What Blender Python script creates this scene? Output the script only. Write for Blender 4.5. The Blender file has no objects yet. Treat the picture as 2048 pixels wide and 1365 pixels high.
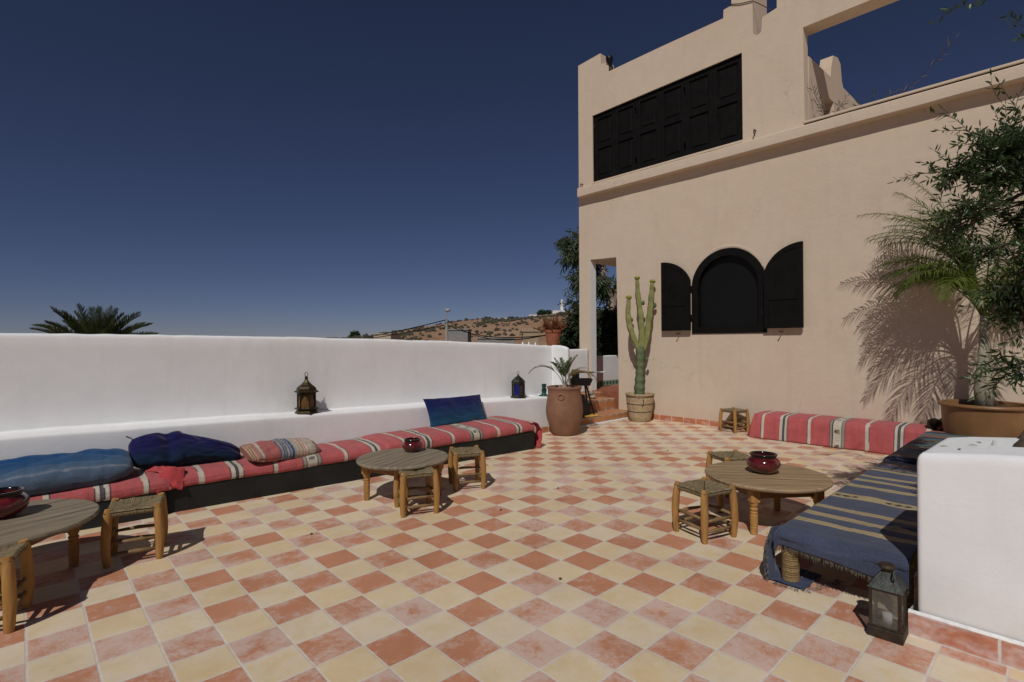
import bpy, math, random
from math import sin, cos, pi, radians, sqrt, atan2, floor
from mathutils import Vector, Matrix, noise
from mathutils.geometry import tessellate_polygon

S = bpy.context.scene
COL = S.collection
random.seed(11)

# ---------------------------------------------------------------- camera
F_PX, YAW, PITCH, ROLL, H = 1053.6, 0.751538, -0.00048, -0.006653, 1.2295
FW = Vector((sin(YAW)*cos(PITCH), cos(YAW)*cos(PITCH), -sin(PITCH)))
_rt = Vector((cos(YAW), -sin(YAW), 0)); _up = _rt.cross(FW)
RT = cos(ROLL)*_rt + sin(ROLL)*_up
UP = -sin(ROLL)*_rt + cos(ROLL)*_up
CAM = Vector((0, 0, H))
cd = bpy.data.cameras.new('camera'); cam = bpy.data.objects.new('camera', cd); COL.objects.link(cam)
cd.sensor_width = 36; cd.lens = F_PX/2048*36; cd.clip_start = .05; cd.clip_end = 6000
M = Matrix((RT, UP, -FW)).transposed().to_4x4(); M.translation = CAM
cam.matrix_world = M
S.camera = cam

# ---------------------------------------------------------------- sky, sun, exposure
SUN_AZ, SUN_EL = 240.0, 46.5
w = bpy.data.worlds.new('World'); S.world = w; w.use_nodes = True
nt = w.node_tree; nt.nodes.clear()
sk = nt.nodes.new('ShaderNodeTexSky'); sk.sky_type = 'NISHITA'; sk.sun_disc = False
sk.sun_elevation = radians(SUN_EL); sk.sun_rotation = radians(SUN_AZ)
sk.altitude = 2500; sk.air_density = .8; sk.dust_density = 0.5; sk.ozone_density = 3.0
bg = nt.nodes.new('ShaderNodeBackground'); bg.inputs[1].default_value = .05
wo = nt.nodes.new('ShaderNodeOutputWorld')
tn = nt.nodes.new('ShaderNodeMixRGB'); tn.blend_type = 'MULTIPLY'; tn.inputs[0].default_value = 1; tn.inputs[2].default_value = (.80, .70, .81, 1)
nt.links.new(sk.outputs[0], tn.inputs[1]); nt.links.new(tn.outputs[0], bg.inputs[0]); nt.links.new(bg.outputs[0], wo.inputs[0])
sd = bpy.data.lights.new('sun', 'SUN'); sd.energy = 3.8; sd.angle = radians(.5); sd.color = (1, .97, .925)
so = bpy.data.objects.new('sun', sd); COL.objects.link(so); so.location = (-20, -12, 25)
LDIR = Vector((sin(radians(SUN_AZ-180))*cos(radians(SUN_EL)), cos(radians(SUN_AZ-180))*cos(radians(SUN_EL)), -sin(radians(SUN_EL))))
so.rotation_euler = LDIR.to_track_quat('-Z', 'Y').to_euler()
S.view_settings.view_transform = 'Standard'; S.view_settings.look = 'None'
S.view_settings.exposure = -0.52; S.view_settings.gamma = 1
S.render.engine = 'CYCLES'

# ---------------------------------------------------------------- helpers
def at(px, py, D):
    "a point of the place: D metres deep, in the direction of a pixel of the 2048 px photograph"
    return CAM + D*(FW + (px-1024)/F_PX*RT - (py-682.5)/F_PX*UP)

def nz(x, y=0., z=0., s=1.): return noise.noise(Vector((x*s, y*s, z*s)))

def tag(o, label=None, cat=None, group=None, kind=None):
    if label: o['label'] = label
    if cat: o['category'] = cat
    if group: o['group'] = group
    if kind: o['kind'] = kind
    return o

def empty(name, loc, rz, label, cat, group=None):
    o = bpy.data.objects.new(name, None); COL.objects.link(o); o.empty_display_size = .1
    o.location = loc; o.rotation_euler = (0, 0, rz)
    return tag(o, label, cat, group)

class MB:
    def __init__(s): s.v = []; s.f = []; s.c = []; s.uv = None; s.smooth = True
    def add(s, vs, fs, cs=None):
        b = len(s.v); s.v += [tuple(p) for p in vs]; s.f += [tuple(i+b for i in f) for f in fs]
        if cs is not None: s.c += cs
        return s
    def box(s, x0, x1, y0, y1, z0, z1, bev=0):
        if bev: return s.bbox(x0, x1, y0, y1, z0, z1, bev)
        v = [(x, y, z) for x in (x0, x1) for y in (y0, y1) for z in (z0, z1)]
        return s.add(v, [(0,1,3,2),(4,6,7,5),(0,4,5,1),(2,3,7,6),(0,2,6,4),(1,5,7,3)])
    def bbox(s, x0, x1, y0, y1, z0, z1, b):
        vs = []; idx = {}
        X = (x0, x1); Y = (y0, y1); Z = (z0, z1)
        for i in (0,1):
            for j in (0,1):
                for k in (0,1):
                    sx, sy, sz = (1,-1)[i], (1,-1)[j], (1,-1)[k]
                    for a in range(3):
                        p = [X[i]+sx*b, Y[j]+sy*b, Z[k]+sz*b]
                        p[a] = (X[i], Y[j], Z[k])[a]
                        idx[(i,j,k,a)] = len(vs); vs.append(tuple(p))
        fs = []
        for a in range(3):
            for side in (0,1):
                o = [q for q in range(3) if q != a]
                quad = []
                for (p, q) in ((0,0),(1,0),(1,1),(0,1)):
                    t = [0,0,0]; t[a] = side; t[o[0]] = p; t[o[1]] = q
                    quad.append(idx[(t[0],t[1],t[2],a)])
                fs.append(tuple(quad))
        for a in range(3):
            o = [q for q in range(3) if q != a]
            for p in (0,1):
                for q in (0,1):
                    t0 = [0,0,0]; t1 = [0,0,0]; t1[a] = 1
                    for t in (t0, t1): t[o[0]] = p; t[o[1]] = q
                    fs.append((idx[(*t0,o[0])], idx[(*t1,o[0])], idx[(*t1,o[1])], idx[(*t0,o[1])]))
        for i in (0,1):
            for j in (0,1):
                for k in (0,1): fs.append((idx[(i,j,k,0)], idx[(i,j,k,1)], idx[(i,j,k,2)]))
        return s.add(vs, fs)
    def tube(s, pts, rad, n=8, caps=True, wob=None):
        pts = [Vector(p) for p in pts]
        if not hasattr(rad, '__len__'): rad = [rad]*len(pts)
        vs = []; fs = []
        d0 = (pts[1]-pts[0]).normalized()
        ref = Vector((0,0,1)) if abs(d0.z) < .9 else Vector((1,0,0))
        u = d0.cross(ref).normalized()
        for i, p in enumerate(pts):
            d = (pts[min(i+1,len(pts)-1)]-pts[max(i-1,0)]).normalized()
            u = (u - d*u.dot(d)).normalized(); v = d.cross(u)
            for k in range(n):
                a = 2*pi*k/n; r = rad[i]
                if wob: r *= 1+wob*nz(i*.7, k*1.3, pts[0].x*5+pts[0].y*3)
                vs.append(p+u*cos(a)*r+v*sin(a)*r)
        for i in range(len(pts)-1):
            for k in range(n):
                a, b = i*n+k, i*n+(k+1)%n
                fs.append((a, b, b+n, a+n))
        if caps:
            fs.append(tuple(reversed(range(n)))); fs.append(tuple(range((len(pts)-1)*n, len(pts)*n)))
        return s.add(vs, fs)
    def lathe(s, prof, n=32, c=(0,0,0), ph=0, caps=False, rfn=None):
        vs = []; fs = []
        for r, z in prof:
            for k in range(n):
                a = 2*pi*k/n+ph; rr = r*(rfn(a, z) if rfn else 1)
                vs.append((c[0]+rr*cos(a), c[1]+rr*sin(a), c[2]+z))
        for i in range(len(prof)-1):
            for k in range(n):
                a, b = i*n+k, i*n+(k+1)%n
                fs.append((a, b, b+n, a+n))
        if caps:
            fs.append(tuple(reversed(range(n)))); fs.append(tuple(range((len(prof)-1)*n, len(prof)*n)))
        return s.add(vs, fs)
    def grid(s, nu, nv, pos, col=None, wrap_v=False, capu=False):
        vs = []; cs = []
        for i in range(nu+1):
            for j in range(nv if wrap_v else nv+1):
                vs.append(pos(i/nu, j/nv))
                if col: cs.append(col(i/nu, j/nv))
        m = nv if wrap_v else nv+1; fs = []
        for i in range(nu):
            for j in range(nv):
                a, b = i*m+j, i*m+(j+1)%m if wrap_v else i*m+j+1
                fs.append((a, a+m, b+m, b))
        if capu: fs.append(tuple(range(m))); fs.append(tuple(reversed(range(nu*m, nu*m+m))))
        return s.add(vs, fs, cs if col else None)
    def poly(s, loops, to3, d0, d1):
        "a plate with holes: loops of 2-D points; to3(a, b, depth) gives the 3-D point"
        flat = [p for l in loops for p in l]
        tris = tessellate_polygon([[Vector((a, b, 0)) for a, b in l] for l in loops])
        n = len(flat)
        vs = [to3(a, b, d0) for a, b in flat]+[to3(a, b, d1) for a, b in flat]
        fs = [tuple(t) for t in tris]+[tuple(i+n for i in reversed(t)) for t in tris]
        s.add(vs, fs)
        k = 0
        for l in loops:
            m = len(l)
            vs = [to3(a, b, d0) for a, b in l]+[to3(a, b, d1) for a, b in l]
            s.add(vs, [(i, (i+1)%m, (i+1)%m+m, i+m) for i in range(m)])
        return s
    def build(s, name, mat, parent=None, smooth=False, angle=None, fix=True):
        me = bpy.data.meshes.new(name); me.from_pydata(s.v, [], s.f)
        if s.c:
            ca = me.color_attributes.new('Col', 'FLOAT_COLOR', 'POINT')
            flat = []
            for c in s.c: flat += [c[0], c[1], c[2], 1]
            ca.data.foreach_set('color', flat)
        if fix:
            import bmesh
            bm = bmesh.new(); bm.from_mesh(me); bmesh.ops.recalc_face_normals(bm, faces=bm.faces); bm.to_mesh(me); bm.free()
        me.materials.append(mat)
        if smooth: me.polygons.foreach_set('use_smooth', [True]*len(me.polygons))
        if angle: me.set_sharp_from_angle(angle=radians(angle))
        me.update()
        o = bpy.data.objects.new(name, me); COL.objects.link(o)
        if parent: o.parent = parent
        return o

def children(o): return [c for c in bpy.data.objects if c.parent == o]
def copy_tree(o, parent=None):
    c = o.copy(); COL.objects.link(c); c.parent = parent
    for ch in children(o): copy_tree(ch, c)
    return c

# ---------------------------------------------------------------- materials
class NT:
    def __init__(s, name):
        s.m = bpy.data.materials.new(name); s.m.use_nodes = True; s.t = s.m.node_tree; s.t.nodes.clear()
        s.out = s.t.nodes.new('ShaderNodeOutputMaterial'); s.b = s.t.nodes.new('ShaderNodeBsdfPrincipled')
        s.t.links.new(s.b.outputs[0], s.out.inputs[0])
    def n(s, t, **k):
        x = s.t.nodes.new('ShaderNode'+t)
        for a, b in k.items(): setattr(x, a, b)
        return x
    def l(s, a, b): s.t.links.new(a, b)
    def val(s, x, inp):
        if hasattr(x, 'is_linked') or hasattr(x, 'links'): s.l(x, inp)
        else: inp.default_value = x
    def math(s, op, a, b=0.0, c=None):
        x = s.n('Math', operation=op); s.val(a, x.inputs[0]); s.val(b, x.inputs[1])
        if c is not None: s.val(c, x.inputs[2])
        return x.outputs[0]
    def noise(s, scale, detail=4, rough=.55, vec=None, dist=0):
        x = s.n('TexNoise'); x.inputs['Scale'].default_value = scale; x.inputs['Detail'].default_value = detail
        x.inputs['Roughness'].default_value = rough; x.inputs['Distortion'].default_value = dist
        s.l(vec if vec else s.coord(), x.inputs['Vector']); return x.outputs[0]
    def coord(s):
        if not hasattr(s, 'tc'): s.tc = s.n('TexCoord')
        return s.tc.outputs['Object']
    def scaled(s, sc):
        x = s.n('Mapping'); s.l(s.coord(), x.inputs[0]); x.inputs['Scale'].default_value = sc; return x.outputs[0]
    def ramp(s, f, stops):
        x = s.n('ValToRGB'); s.l(f, x.inputs[0]); cr = x.color_ramp
        while len(cr.elements) < len(stops): cr.elements.new(.5)
        for e, (p, c) in zip(cr.elements, stops): e.position = p; e.color = (*c, 1) if len(c) == 3 else c
        return x.outputs[0]
    def mix(s, f, a, b, mode='MIX'):
        x = s.n('MixRGB', blend_type=mode); s.val(f, x.inputs[0])
        for v, i in ((a, 1), (b, 2)):
            if isinstance(v, tuple): x.inputs[i].default_value = (*v, 1)
            else: s.l(v, x.inputs[i])
        return x.outputs[0]
    def bump(s, h, strength=.3, dist=.01, prev=None):
        x = s.n('Bump'); x.inputs['Strength'].default_value = strength; x.inputs['Distance'].default_value = dist
        s.l(h, x.inputs['Height'])
        if prev: s.l(prev, x.inputs['Normal'])
        return x.outputs[0]
    def fin(s, col, rough=.8, normal=None, spec=.3, metal=0, **kw):
        if isinstance(col, tuple): s.b.inputs['Base Color'].default_value = (*col, 1)
        else: s.l(col, s.b.inputs['Base Color'])
        s.val(rough, s.b.inputs['Roughness']); s.b.inputs['Specular IOR Level'].default_value = spec
        s.b.inputs['Metallic'].default_value = metal
        if normal: s.l(normal, s.b.inputs['Normal'])
        for k, v in kw.items(): s.b.inputs[k.replace('_', ' ')].default_value = v
        return s.m

def plaster(name, c1, c2, c3, bump=.35, stain=None, cracks=0, base=None):
    t = NT(name)
    c = t.ramp(t.noise(.9, 5, .6), [(.3, c2), (.5, c1), (.72, c3)])
    c = t.mix(.22, c, t.ramp(t.noise(6, 5, .65), [(.3, tuple(x*.82 for x in c1)), (.7, tuple(min(1, x*1.08) for x in c1))]))
    if stain:
        st = t.ramp(t.noise(3, 6, .7, t.scaled((1, 1, .25)), .4), [(.56, (0,0,0)), (.78, (1,1,1))])
        c = t.mix(t.math('MULTIPLY', st, .28), c, stain)
        sk_ = t.ramp(t.noise(7, 5, .7, t.scaled((1, 1, .07)), .2), [(.55, (0,0,0)), (.75, (1,1,1))])
        c = t.mix(t.math('MULTIPLY', sk_, .13), c, tuple(x*.75 for x in stain))
        sp_ = t.ramp(t.noise(60, 3, .6), [(.70, (0,0,0)), (.76, (1,1,1))])
        c = t.mix(t.math('MULTIPLY', sp_, .22), c, tuple(x*.6 for x in stain))
    if base:
        sx = t.n('SeparateXYZ'); t.l(t.coord(), sx.inputs[0])
        mr = t.n('MapRange'); t.l(t.math('ADD', sx.outputs[2], t.math('MULTIPLY', t.noise(5, 5, .7), .35)), mr.inputs[0])
        mr.inputs[1].default_value = .16; mr.inputs[2].default_value = .50; mr.inputs[3].default_value = .45; mr.inputs[4].default_value = 0
        c = t.mix(mr.outputs[0], c, base)
    n0 = None
    if cracks:
        v = t.n('TexVoronoi', feature='DISTANCE_TO_EDGE'); v.inputs['Scale'].default_value = .75
        dn = t.n('TexNoise'); dn.inputs['Scale'].default_value = 3; dn.inputs['Detail'].default_value = 6; t.l(t.coord(), dn.inputs['Vector'])
        va = t.n('VectorMath', operation='MULTIPLY_ADD'); t.l(dn.outputs[1], va.inputs[0]); va.inputs[1].default_value = (.9,.9,.9); t.l(t.coord(), va.inputs[2]); t.l(va.outputs[0], v.inputs['Vector'])
        cr = t.ramp(v.outputs[0], [(.0, (1,1,1)), (.006, (0,0,0))])
        ms_ = t.ramp(t.noise(.8, 2, .5), [(.50, (0,0,0)), (.60, (1,1,1))])
        f = t.math('MULTIPLY', t.math('MULTIPLY', cr, ms_), cracks)
        c = t.mix(f, c, tuple(x*.55 for x in c1))
    n1 = t.bump(t.noise(2.2, 3, .5), bump*.45, .04)
    n2 = t.bump(t.noise(70, 4, .65), bump*.9, .003, n1)
    n3 = t.bump(t.noise(11, 6, .65, t.scaled((1, 1, 1.7)), .9), bump*1.1, .008, n2)
    return t.fin(c, .9, n3, .15)

WHITE = plaster('white_limewash', (.81,.81,.81), (.775,.775,.775), (.83,.825,.82), .15, (.60,.56,.5), base=(.60,.53,.46))
HOUSE = plaster('beige_plaster', (.61,.495,.38), (.59,.46,.355), (.62,.51,.395), .3, (.43,.34,.26), cracks=.5, base=(.50,.36,.27))
HOUSEB = plaster('beige_plaster_terrace', (.60,.475,.365), (.57,.43,.335), (.61,.49,.38), .3)

def simple(name, c, rough=.6, metal=0, spec=.4, var=.25, sc=20, bump=0, **kw):
    t = NT(name)
    col = t.ramp(t.noise(sc, 4, .6), [(.25, tuple(x*(1-var) for x in c)), (.75, tuple(min(1, x*(1+var)) for x in c))])
    nm = t.bump(t.noise(sc*3, 4, .6), bump, .005) if bump else None
    return t.fin(col, rough, nm, spec, metal, **kw)

BLACKW = simple('black_painted_wood', (.006,.0055,.005), .6, var=.4, sc=8, bump=.2, spec=.12)
BLACKBENCH = simple('black_painted_block', (.013,.014,.013), .6, var=.4, sc=6, bump=.4, spec=.3)
PANE = simple('dark_glass', (.007,.007,.007), .4, spec=.2, var=.1)
DARKMETAL = simple('dark_metal', (.03,.028,.022), .45, .6, var=.5, sc=60, bump=.3)
BRASS = simple('tarnished_brass', (.045,.032,.014), .42, .75, var=.6, sc=50, bump=.4)
BLACKMETAL = simple('black_iron', (.012,.012,.012), .45, .4, var=.3)
RUST = simple('rusty_tin', (.045,.030,.020), .62, .35, var=.6, sc=40, bump=.4)
ZINC = simple('worn_zinc', (.055,.06,.055), .5, .5, var=.6, sc=30, bump=.3)
CLAY = simple('brown_clay', (.215,.105,.06), .7, var=.25, sc=7, bump=.3)
CLAYO = simple('ochre_clay', (.22,.11,.045), .42, var=.2, sc=4, bump=.15)
CLAYR = simple('terracotta_clay', (.28,.09,.045), .75, var=.25, sc=12, bump=.3)
SOIL = simple('soil', (.05,.035,.025), .95, var=.4, sc=60, bump=.8)
SILVER = simple('steel', (.55,.55,.55), .25, 1, var=.1)
CONC = simple('grey_concrete', (.33,.31,.28), .9, var=.2, sc=5)
FARWHITE = simple('far_whitewash', (.72,.71,.69), .9, var=.05, sc=.2)
TAN = simple('tan_render', (.33,.25,.17), .9, var=.12, sc=.6)
TEAL = simple('green_enamel', (.01,.07,.055), .3, var=.4, sc=30)
YELLOWW = simple('yellow_paint', (.62,.36,.08), .6, var=.2)
BLUEGLASS = simple('blue_glass', (.008,.014,.16), .15, var=.3, sc=15, spec=.6)
AMBER = simple('amber_glass', (.11,.045,.008), .2, var=.6, sc=25, spec=.6)
CACTUS = simple('cactus_skin', (.205,.205,.065), .6, var=.3, sc=12, bump=.15)
CACTUSB = simple('old_cactus_skin', (.095,.125,.055), .7, var=.35, sc=14, bump=.3)
CACTUSH = simple('cactus_tip', (.24,.26,.035), .6, var=.3, sc=30)

def leafmat(name, a, b, rough=.45, trans=.0, spec=.35):
    t = NT(name); oi = t.n('Object' 'Info') if False else None
    col = t.ramp(t.noise(9, 3, .6), [(.3, a), (.7, b)])
    m = t.fin(col, rough, None, spec)
    tr_ = t.n('BsdfTranslucent'); t.l(t.mix(1, col, (1.3, 1.5, .6), 'MULTIPLY'), tr_.inputs[0])
    mx = t.n('MixShader'); mx.inputs[0].default_value = .28; t.l(t.b.outputs[0], mx.inputs[1]); t.l(tr_.outputs[0], mx.inputs[2]); t.l(mx.outputs[0], t.out.inputs[0])
    return m
LEAF = leafmat('olive_leaf', (.022,.045,.016), (.075,.115,.045), .32)
PALMLEAF = leafmat('palm_leaf', (.05,.085,.015), (.15,.185,.035), .42)
PALMFAR = leafmat('date_palm_leaf', (.03,.042,.018), (.075,.085,.038), .5)
PALMSM = leafmat('young_palm_leaf', (.06,.09,.035), (.14,.165,.07), .5)
DRYLEAF = leafmat('dry_palm_leaf', (.23,.17,.09), (.36,.28,.17), .7)
EUCA = leafmat('eucalyptus_leaf', (.03,.05,.025), (.09,.12,.065), .45)
BUSH = leafmat('dark_bush_leaf', (.012,.026,.012), (.045,.07,.03), .5)
SUCC = leafmat('red_aloe_leaf', (.16,.04,.02), (.26,.12,.035), .5)
BARK = simple('bark', (.075,.052,.036), .9, var=.45, sc=30, bump=.9)
PALMBARK = simple('palm_stem', (.26,.235,.17), .8, var=.4, sc=18, bump=.6)
PALEBARK = simple('eucalyptus_bark', (.3,.22,.17), .85, var=.3, sc=4, bump=.4)

def wood(name, a, b, scale=(2, 30, 30), rough=.6, bump=.3, spec=.25):
    t = NT(name)
    v = t.scaled(scale)
    g = t.noise(1.0, 6, .65, v, 1.2)
    col = t.ramp(g, [(.25, a), (.5, tuple((x+y)/2 for x, y in zip(a, b))), (.75, b)])
    col = t.mix(t.math('MULTIPLY', t.ramp(t.noise(7, 4, .7), [(.6, (0,0,0)), (.8, (1,1,1))]), .5), col, tuple(x*.45 for x in a))
    return t.fin(col, rough, t.bump(g, bump, .004), spec)
WOODLEG = wood('honey_wood', (.24,.115,.03), (.46,.25,.08), (28, 28, 4))
WOODRUNG = wood('rung_wood', (.13,.08,.035), (.30,.19,.09), (14, 14, 14))
WOODGREY = wood('weathered_board', (.085,.068,.048), (.36,.29,.205), (1.6, 34, 10), .7)
WOODTAN = wood('worn_board', (.16,.10,.055), (.46,.32,.185), (1.6, 30, 10), .65)
WOODAPR = wood('apron_wood', (.17,.075,.025), (.30,.15,.055), (6, 6, 30))
WOODTURN = wood('turned_wood', (.30,.145,.04), (.52,.29,.095), (25, 25, 4), .5)

def rope(name, a, b, scale=90):
    t = NT(name)
    ca = t.n('Attribute', attribute_name='Col').outputs[0]
    n = t.noise(scale, 3, .7)
    col = t.mix(1, ca, t.ramp(n, [(.3, a), (.7, b)]), 'MULTIPLY')
    return t.fin(col, .85, t.bump(n, .6, .003), .2)
ROPE = rope('rush_seat', (.55,.55,.5), (1.1,1.1,1.1))

def cloth(name, wav=260, gloss=.15):
    t = NT(name)
    ca = t.n('Attribute', attribute_name='Col').outputs[0]
    n1 = t.noise(150, 3, .7); n2 = t.noise(9, 4, .6)
    c = t.mix(.55, ca, t.mix(1, ca, t.ramp(n1, [(.3, (.5,.5,.5)), (.7, (1.35,1.35,1.35))]), 'MULTIPLY'))
    c = t.mix(.7, c, t.mix(1, c, t.ramp(n2, [(.3, (.82,.82,.82)), (.7, (1.12,1.12,1.12))]), 'MULTIPLY'))
    nb = t.bump(t.noise(16, 4, .6), .35, .012, t.bump(n1, .5, .004))
    return t.fin(c, .95, nb, .08, Sheen_Weight=.15)
CLOTH = cloth('woven_wool')

def paint(name, rough=.75, bump=.3, sc=30):
    t = NT(name)
    ca = t.n('Attribute', attribute_name='Col').outputs[0]
    n = t.noise(sc, 5, .65)
    c = t.mix(1, ca, t.ramp(n, [(.3, (.82,.82,.82)), (.7, (1.12,1.12,1.12))]), 'MULTIPLY')
    return t.fin(c, rough, t.bump(n, bump, .004), .25)
TILEPAINT = paint('glazed_tiles')

def glaze():
    t = NT('red_glaze')
    c = t.ramp(t.noise(16, 4, .6, dist=.6), [(.3, (.022,.004,.004)), (.55, (.11,.010,.012)), (.8, (.19,.02,.02))])
    return t.fin(c, .12, t.bump(t.noise(25, 2), .12, .004), .55, Coat_Weight=.6)
GLAZE = glaze()
GLAZEK = simple('black_glaze', (.008,.006,.006), .12, spec=.6)

# floor: terracotta and cream cement tiles, 20 cm, pale joints, lime bloom
def floor_mat():
    t = NT('cement_tiles')
    co = t.coord(); sp = t.n('SeparateXYZ'); t.l(co, sp.inputs[0])
    wob = t.noise(14, 3, .6)
    wx = t.math('MULTIPLY', t.math('SUBTRACT', wob, .5), .022)
    wob2 = t.noise(17, 3, .6, t.scaled((1.1, .93, 1)))
    wy = t.math('MULTIPLY', t.math('SUBTRACT', wob2, .5), .022)
    a = t.math('ADD', t.math('MULTIPLY_ADD', sp.outputs[0], 5.0, -7.0646), 200.0)
    b = t.math('ADD', t.math('MULTIPLY_ADD', sp.outputs[1], 5.0, -9.8820), 200.0)
    fa, fb = t.math('FLOOR', a), t.math('FLOOR', b)
    par = t.math('MODULO', t.math('ADD', fa, fb), 2.0)
    ua = t.math('ADD', t.math('SUBTRACT', a, fa), wx); ub = t.math('ADD', t.math('SUBTRACT', b, fb), wy)
    ea = t.math('SUBTRACT', .5, t.math('ABSOLUTE', t.math('SUBTRACT', ua, .5)))
    eb = t.math('SUBTRACT', .5, t.math('ABSOLUTE', t.math('SUBTRACT', ub, .5)))
    e = t.math('MINIMUM', ea, eb)
    mr = t.n('MapRange'); t.l(e, mr.inputs[0]); mr.inputs[1].default_value = .013; mr.inputs[2].default_value = .028
    tile = mr.outputs[0]
    cv = t.n('CombineXYZ'); t.l(fa, cv.inputs[0]); t.l(fb, cv.inputs[1])
    wn = t.n('TexWhiteNoise', noise_dimensions='2D'); t.l(cv.outputs[0], wn.inputs[0])
    rv = wn.outputs[0]
    sep = t.n('SeparateColor'); t.l(wn.outputs[1], sep.inputs[0])
    # each tile shifts the noise so that blooms stop at its edges
    off = t.n('VectorMath', operation='MULTIPLY_ADD'); t.l(wn.outputs[1], off.inputs[0]); off.inputs[1].default_value = (9, 9, 9); t.l(co, off.inputs[2])
    soft = t.noise(9, 5, .62, off.outputs[0], .3)
    fine = t.noise(34, 6, .72, off.outputs[0], .8)
    big = t.noise(.55, 3, .5)
    red = t.ramp(soft, [(.25, (.50,.225,.13)), (.55, (.56,.265,.155)), (.8, (.46,.215,.135))])
    cream = t.ramp(soft, [(.25, (.68,.52,.30)), (.55, (.72,.565,.36)), (.8, (.66,.53,.36))])
    red = t.mix(.3, red, t.ramp(rv, [(0, (.42,.155,.075)), (1, (.60,.25,.13))]))
    cream = t.mix(.3, cream, t.ramp(rv, [(0, (.66,.49,.27)), (1, (.75,.60,.40))]))
    # bloom: stronger in some tiles and areas, hugging tile edges
    amt = t.math('MULTIPLY_ADD', sep.outputs[1], .19, t.math('MULTIPLY_ADD', big, .42, -.255))
    edge = t.math('MULTIPLY', t.math('SUBTRACT', .5, e), .16)
    rot = t.n('VectorRotate', rotation_type='Z_AXIS'); t.l(off.outputs[0], rot.inputs[0]); t.l(t.math('MULTIPLY', sep.outputs[2], 3.1), rot.inputs['Angle'])
    mpn = t.n('Mapping'); t.l(rot.outputs[0], mpn.inputs[0]); mpn.inputs['Scale'].default_value = (1, 5, 1)
    streak = t.noise(20, 4, .7, mpn.outputs[0], .5)
    speck = t.ramp(t.noise(85, 3, .6, off.outputs[0]), [(.62, (0,0,0)), (.70, (1,1,1))])
    bl = t.math('ADD', t.math('ADD', t.math('MULTIPLY_ADD', soft, .5, t.math('MULTIPLY_ADD', fine, .38, t.math('MULTIPLY', streak, .24))), amt), edge)
    bl = t.math('ADD', bl, t.math('MULTIPLY', speck, .05))
    mr2 = t.n('MapRange'); t.l(bl, mr2.inputs[0]); mr2.inputs[1].default_value = .60; mr2.inputs[2].default_value = .77
    bloomr = t.math('MULTIPLY', mr2.outputs[0], .68)
    bloomc = t.math('MULTIPLY', mr2.outputs[0], .34)
    red = t.mix(bloomr, red, (.68,.56,.50)); cream = t.mix(bloomc, cream, (.74,.70,.64))
    c = t.mix(par, cream, red)
    grout = t.ramp(t.noise(25, 4, .6), [(.3, (.60,.53,.46)), (.7, (.72,.65,.58))])
    c = t.mix(tile, grout, c)
    dirt = t.ramp(t.noise(2.1, 6, .7), [(.35, (.86,.84,.82)), (.6, (1.02,1.02,1.02))])
    c = t.mix(.7, c, t.mix(1, c, dirt, 'MULTIPLY'))
    hgt = t.math('ADD', t.math('MULTIPLY', tile, .8), t.math('MULTIPLY', fine, .25))
    return t.fin(c, t.math('MULTIPLY_ADD', fine, .25, .5), t.bump(hgt, .45, .002), .3)
FLOOR = floor_mat()

# ---------------------------------------------------------------- ground, terrace floor
t_ = NT('dry_earth'); EARTH = t_.fin(t_.ramp(t_.noise(.02, 6, .6), [(.3, (.30,.20,.13)), (.7, (.40,.29,.19))]), .95)
m = MB(); R = 3500
m.add([(R*cos(2*pi*k/48), R*sin(2*pi*k/48), -3.2) for k in range(48)], [tuple(range(48))])
tag(m.build('ground', EARTH), kind='structure')
m = MB(); m.box(-3.2, 7.35, -3.2, 5.45, -.25, 0)
tag(m.build('terrace_floor', FLOOR), kind='structure')
m = MB(); m.box(-3.1, 12, -3.1, 9.0, -3.2, -.254)
tag(m.build('storey_below', HOUSE), 'beige plastered storey carrying the tiled roof terrace', 'building')

# ---------------------------------------------------------------- left parapet wall with ledge
def walltop(x): return 1.308 - .0077*x - .0033*x*abs(x) + .006*nz(x, 3, 0, 2.3) + .004*nz(x, 8, 0, 9)
def ledgez(x): return .611 - .0265*max(0, x) + .004*nz(x, 1, 0, 3)
X0, X1 = -3.1, 5.60
wl = empty('parapet_wall', (0, 0, 0), 0, 'long white limewashed parapet wall with a low ledge behind the left cushions', 'wall')
m = MB(); nx = 290; prof = []
def wpos(u, v):
    x = X0+(X1-X0)*u; T = walltop(x)
    k = [(5.12,.45),(5.118,.62),(5.12,.85),(5.121,1.05),(5.12,T-.03),(5.126,T-.010),(5.145,T),(5.20,T+.004),(5.28,T+.003),(5.365,T-.003),(5.39,T-.02),(5.395,T-.08),(5.4,-.3)]
    f = v*(len(k)-1); i = min(int(f), len(k)-2); f -= i
    y = k[i][0]*(1-f)+k[i+1][0]*f; z = k[i][1]*(1-f)+k[i+1][1]*f
    return (x, y+.004*nz(x, z, 2, 1.7), z)
m.grid(nx, 36, wpos, capu=True)
m.build('wall', WHITE, wl, True)
m = MB()
def lpos(u, v):
    x = X0+(X1-X0)*u; T = ledgez(x)
    k = [(4.872,-.02),(4.872,.1),(4.874,.3),(4.876,T-.04),(4.879,T-.015),(4.888,T-.003),(4.905,T+.002),(4.99,T+.002),(5.08,T+.003),(5.112,T+.006),(5.123,T+.02),(5.14,T-.05)]
    f = v*(len(k)-1); i = min(int(f), len(k)-2); f -= i
    y = k[i][0]*(1-f)+k[i+1][0]*f; z = k[i][1]*(1-f)+k[i+1][1]*f
    return (x, y+.004*nz(x, z, 5, 1.9), z+.002*nz(x, y, 7, 8))
m.grid(nx, 30, lpos, capu=True)
m.build('ledge', WHITE, wl, True)
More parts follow.
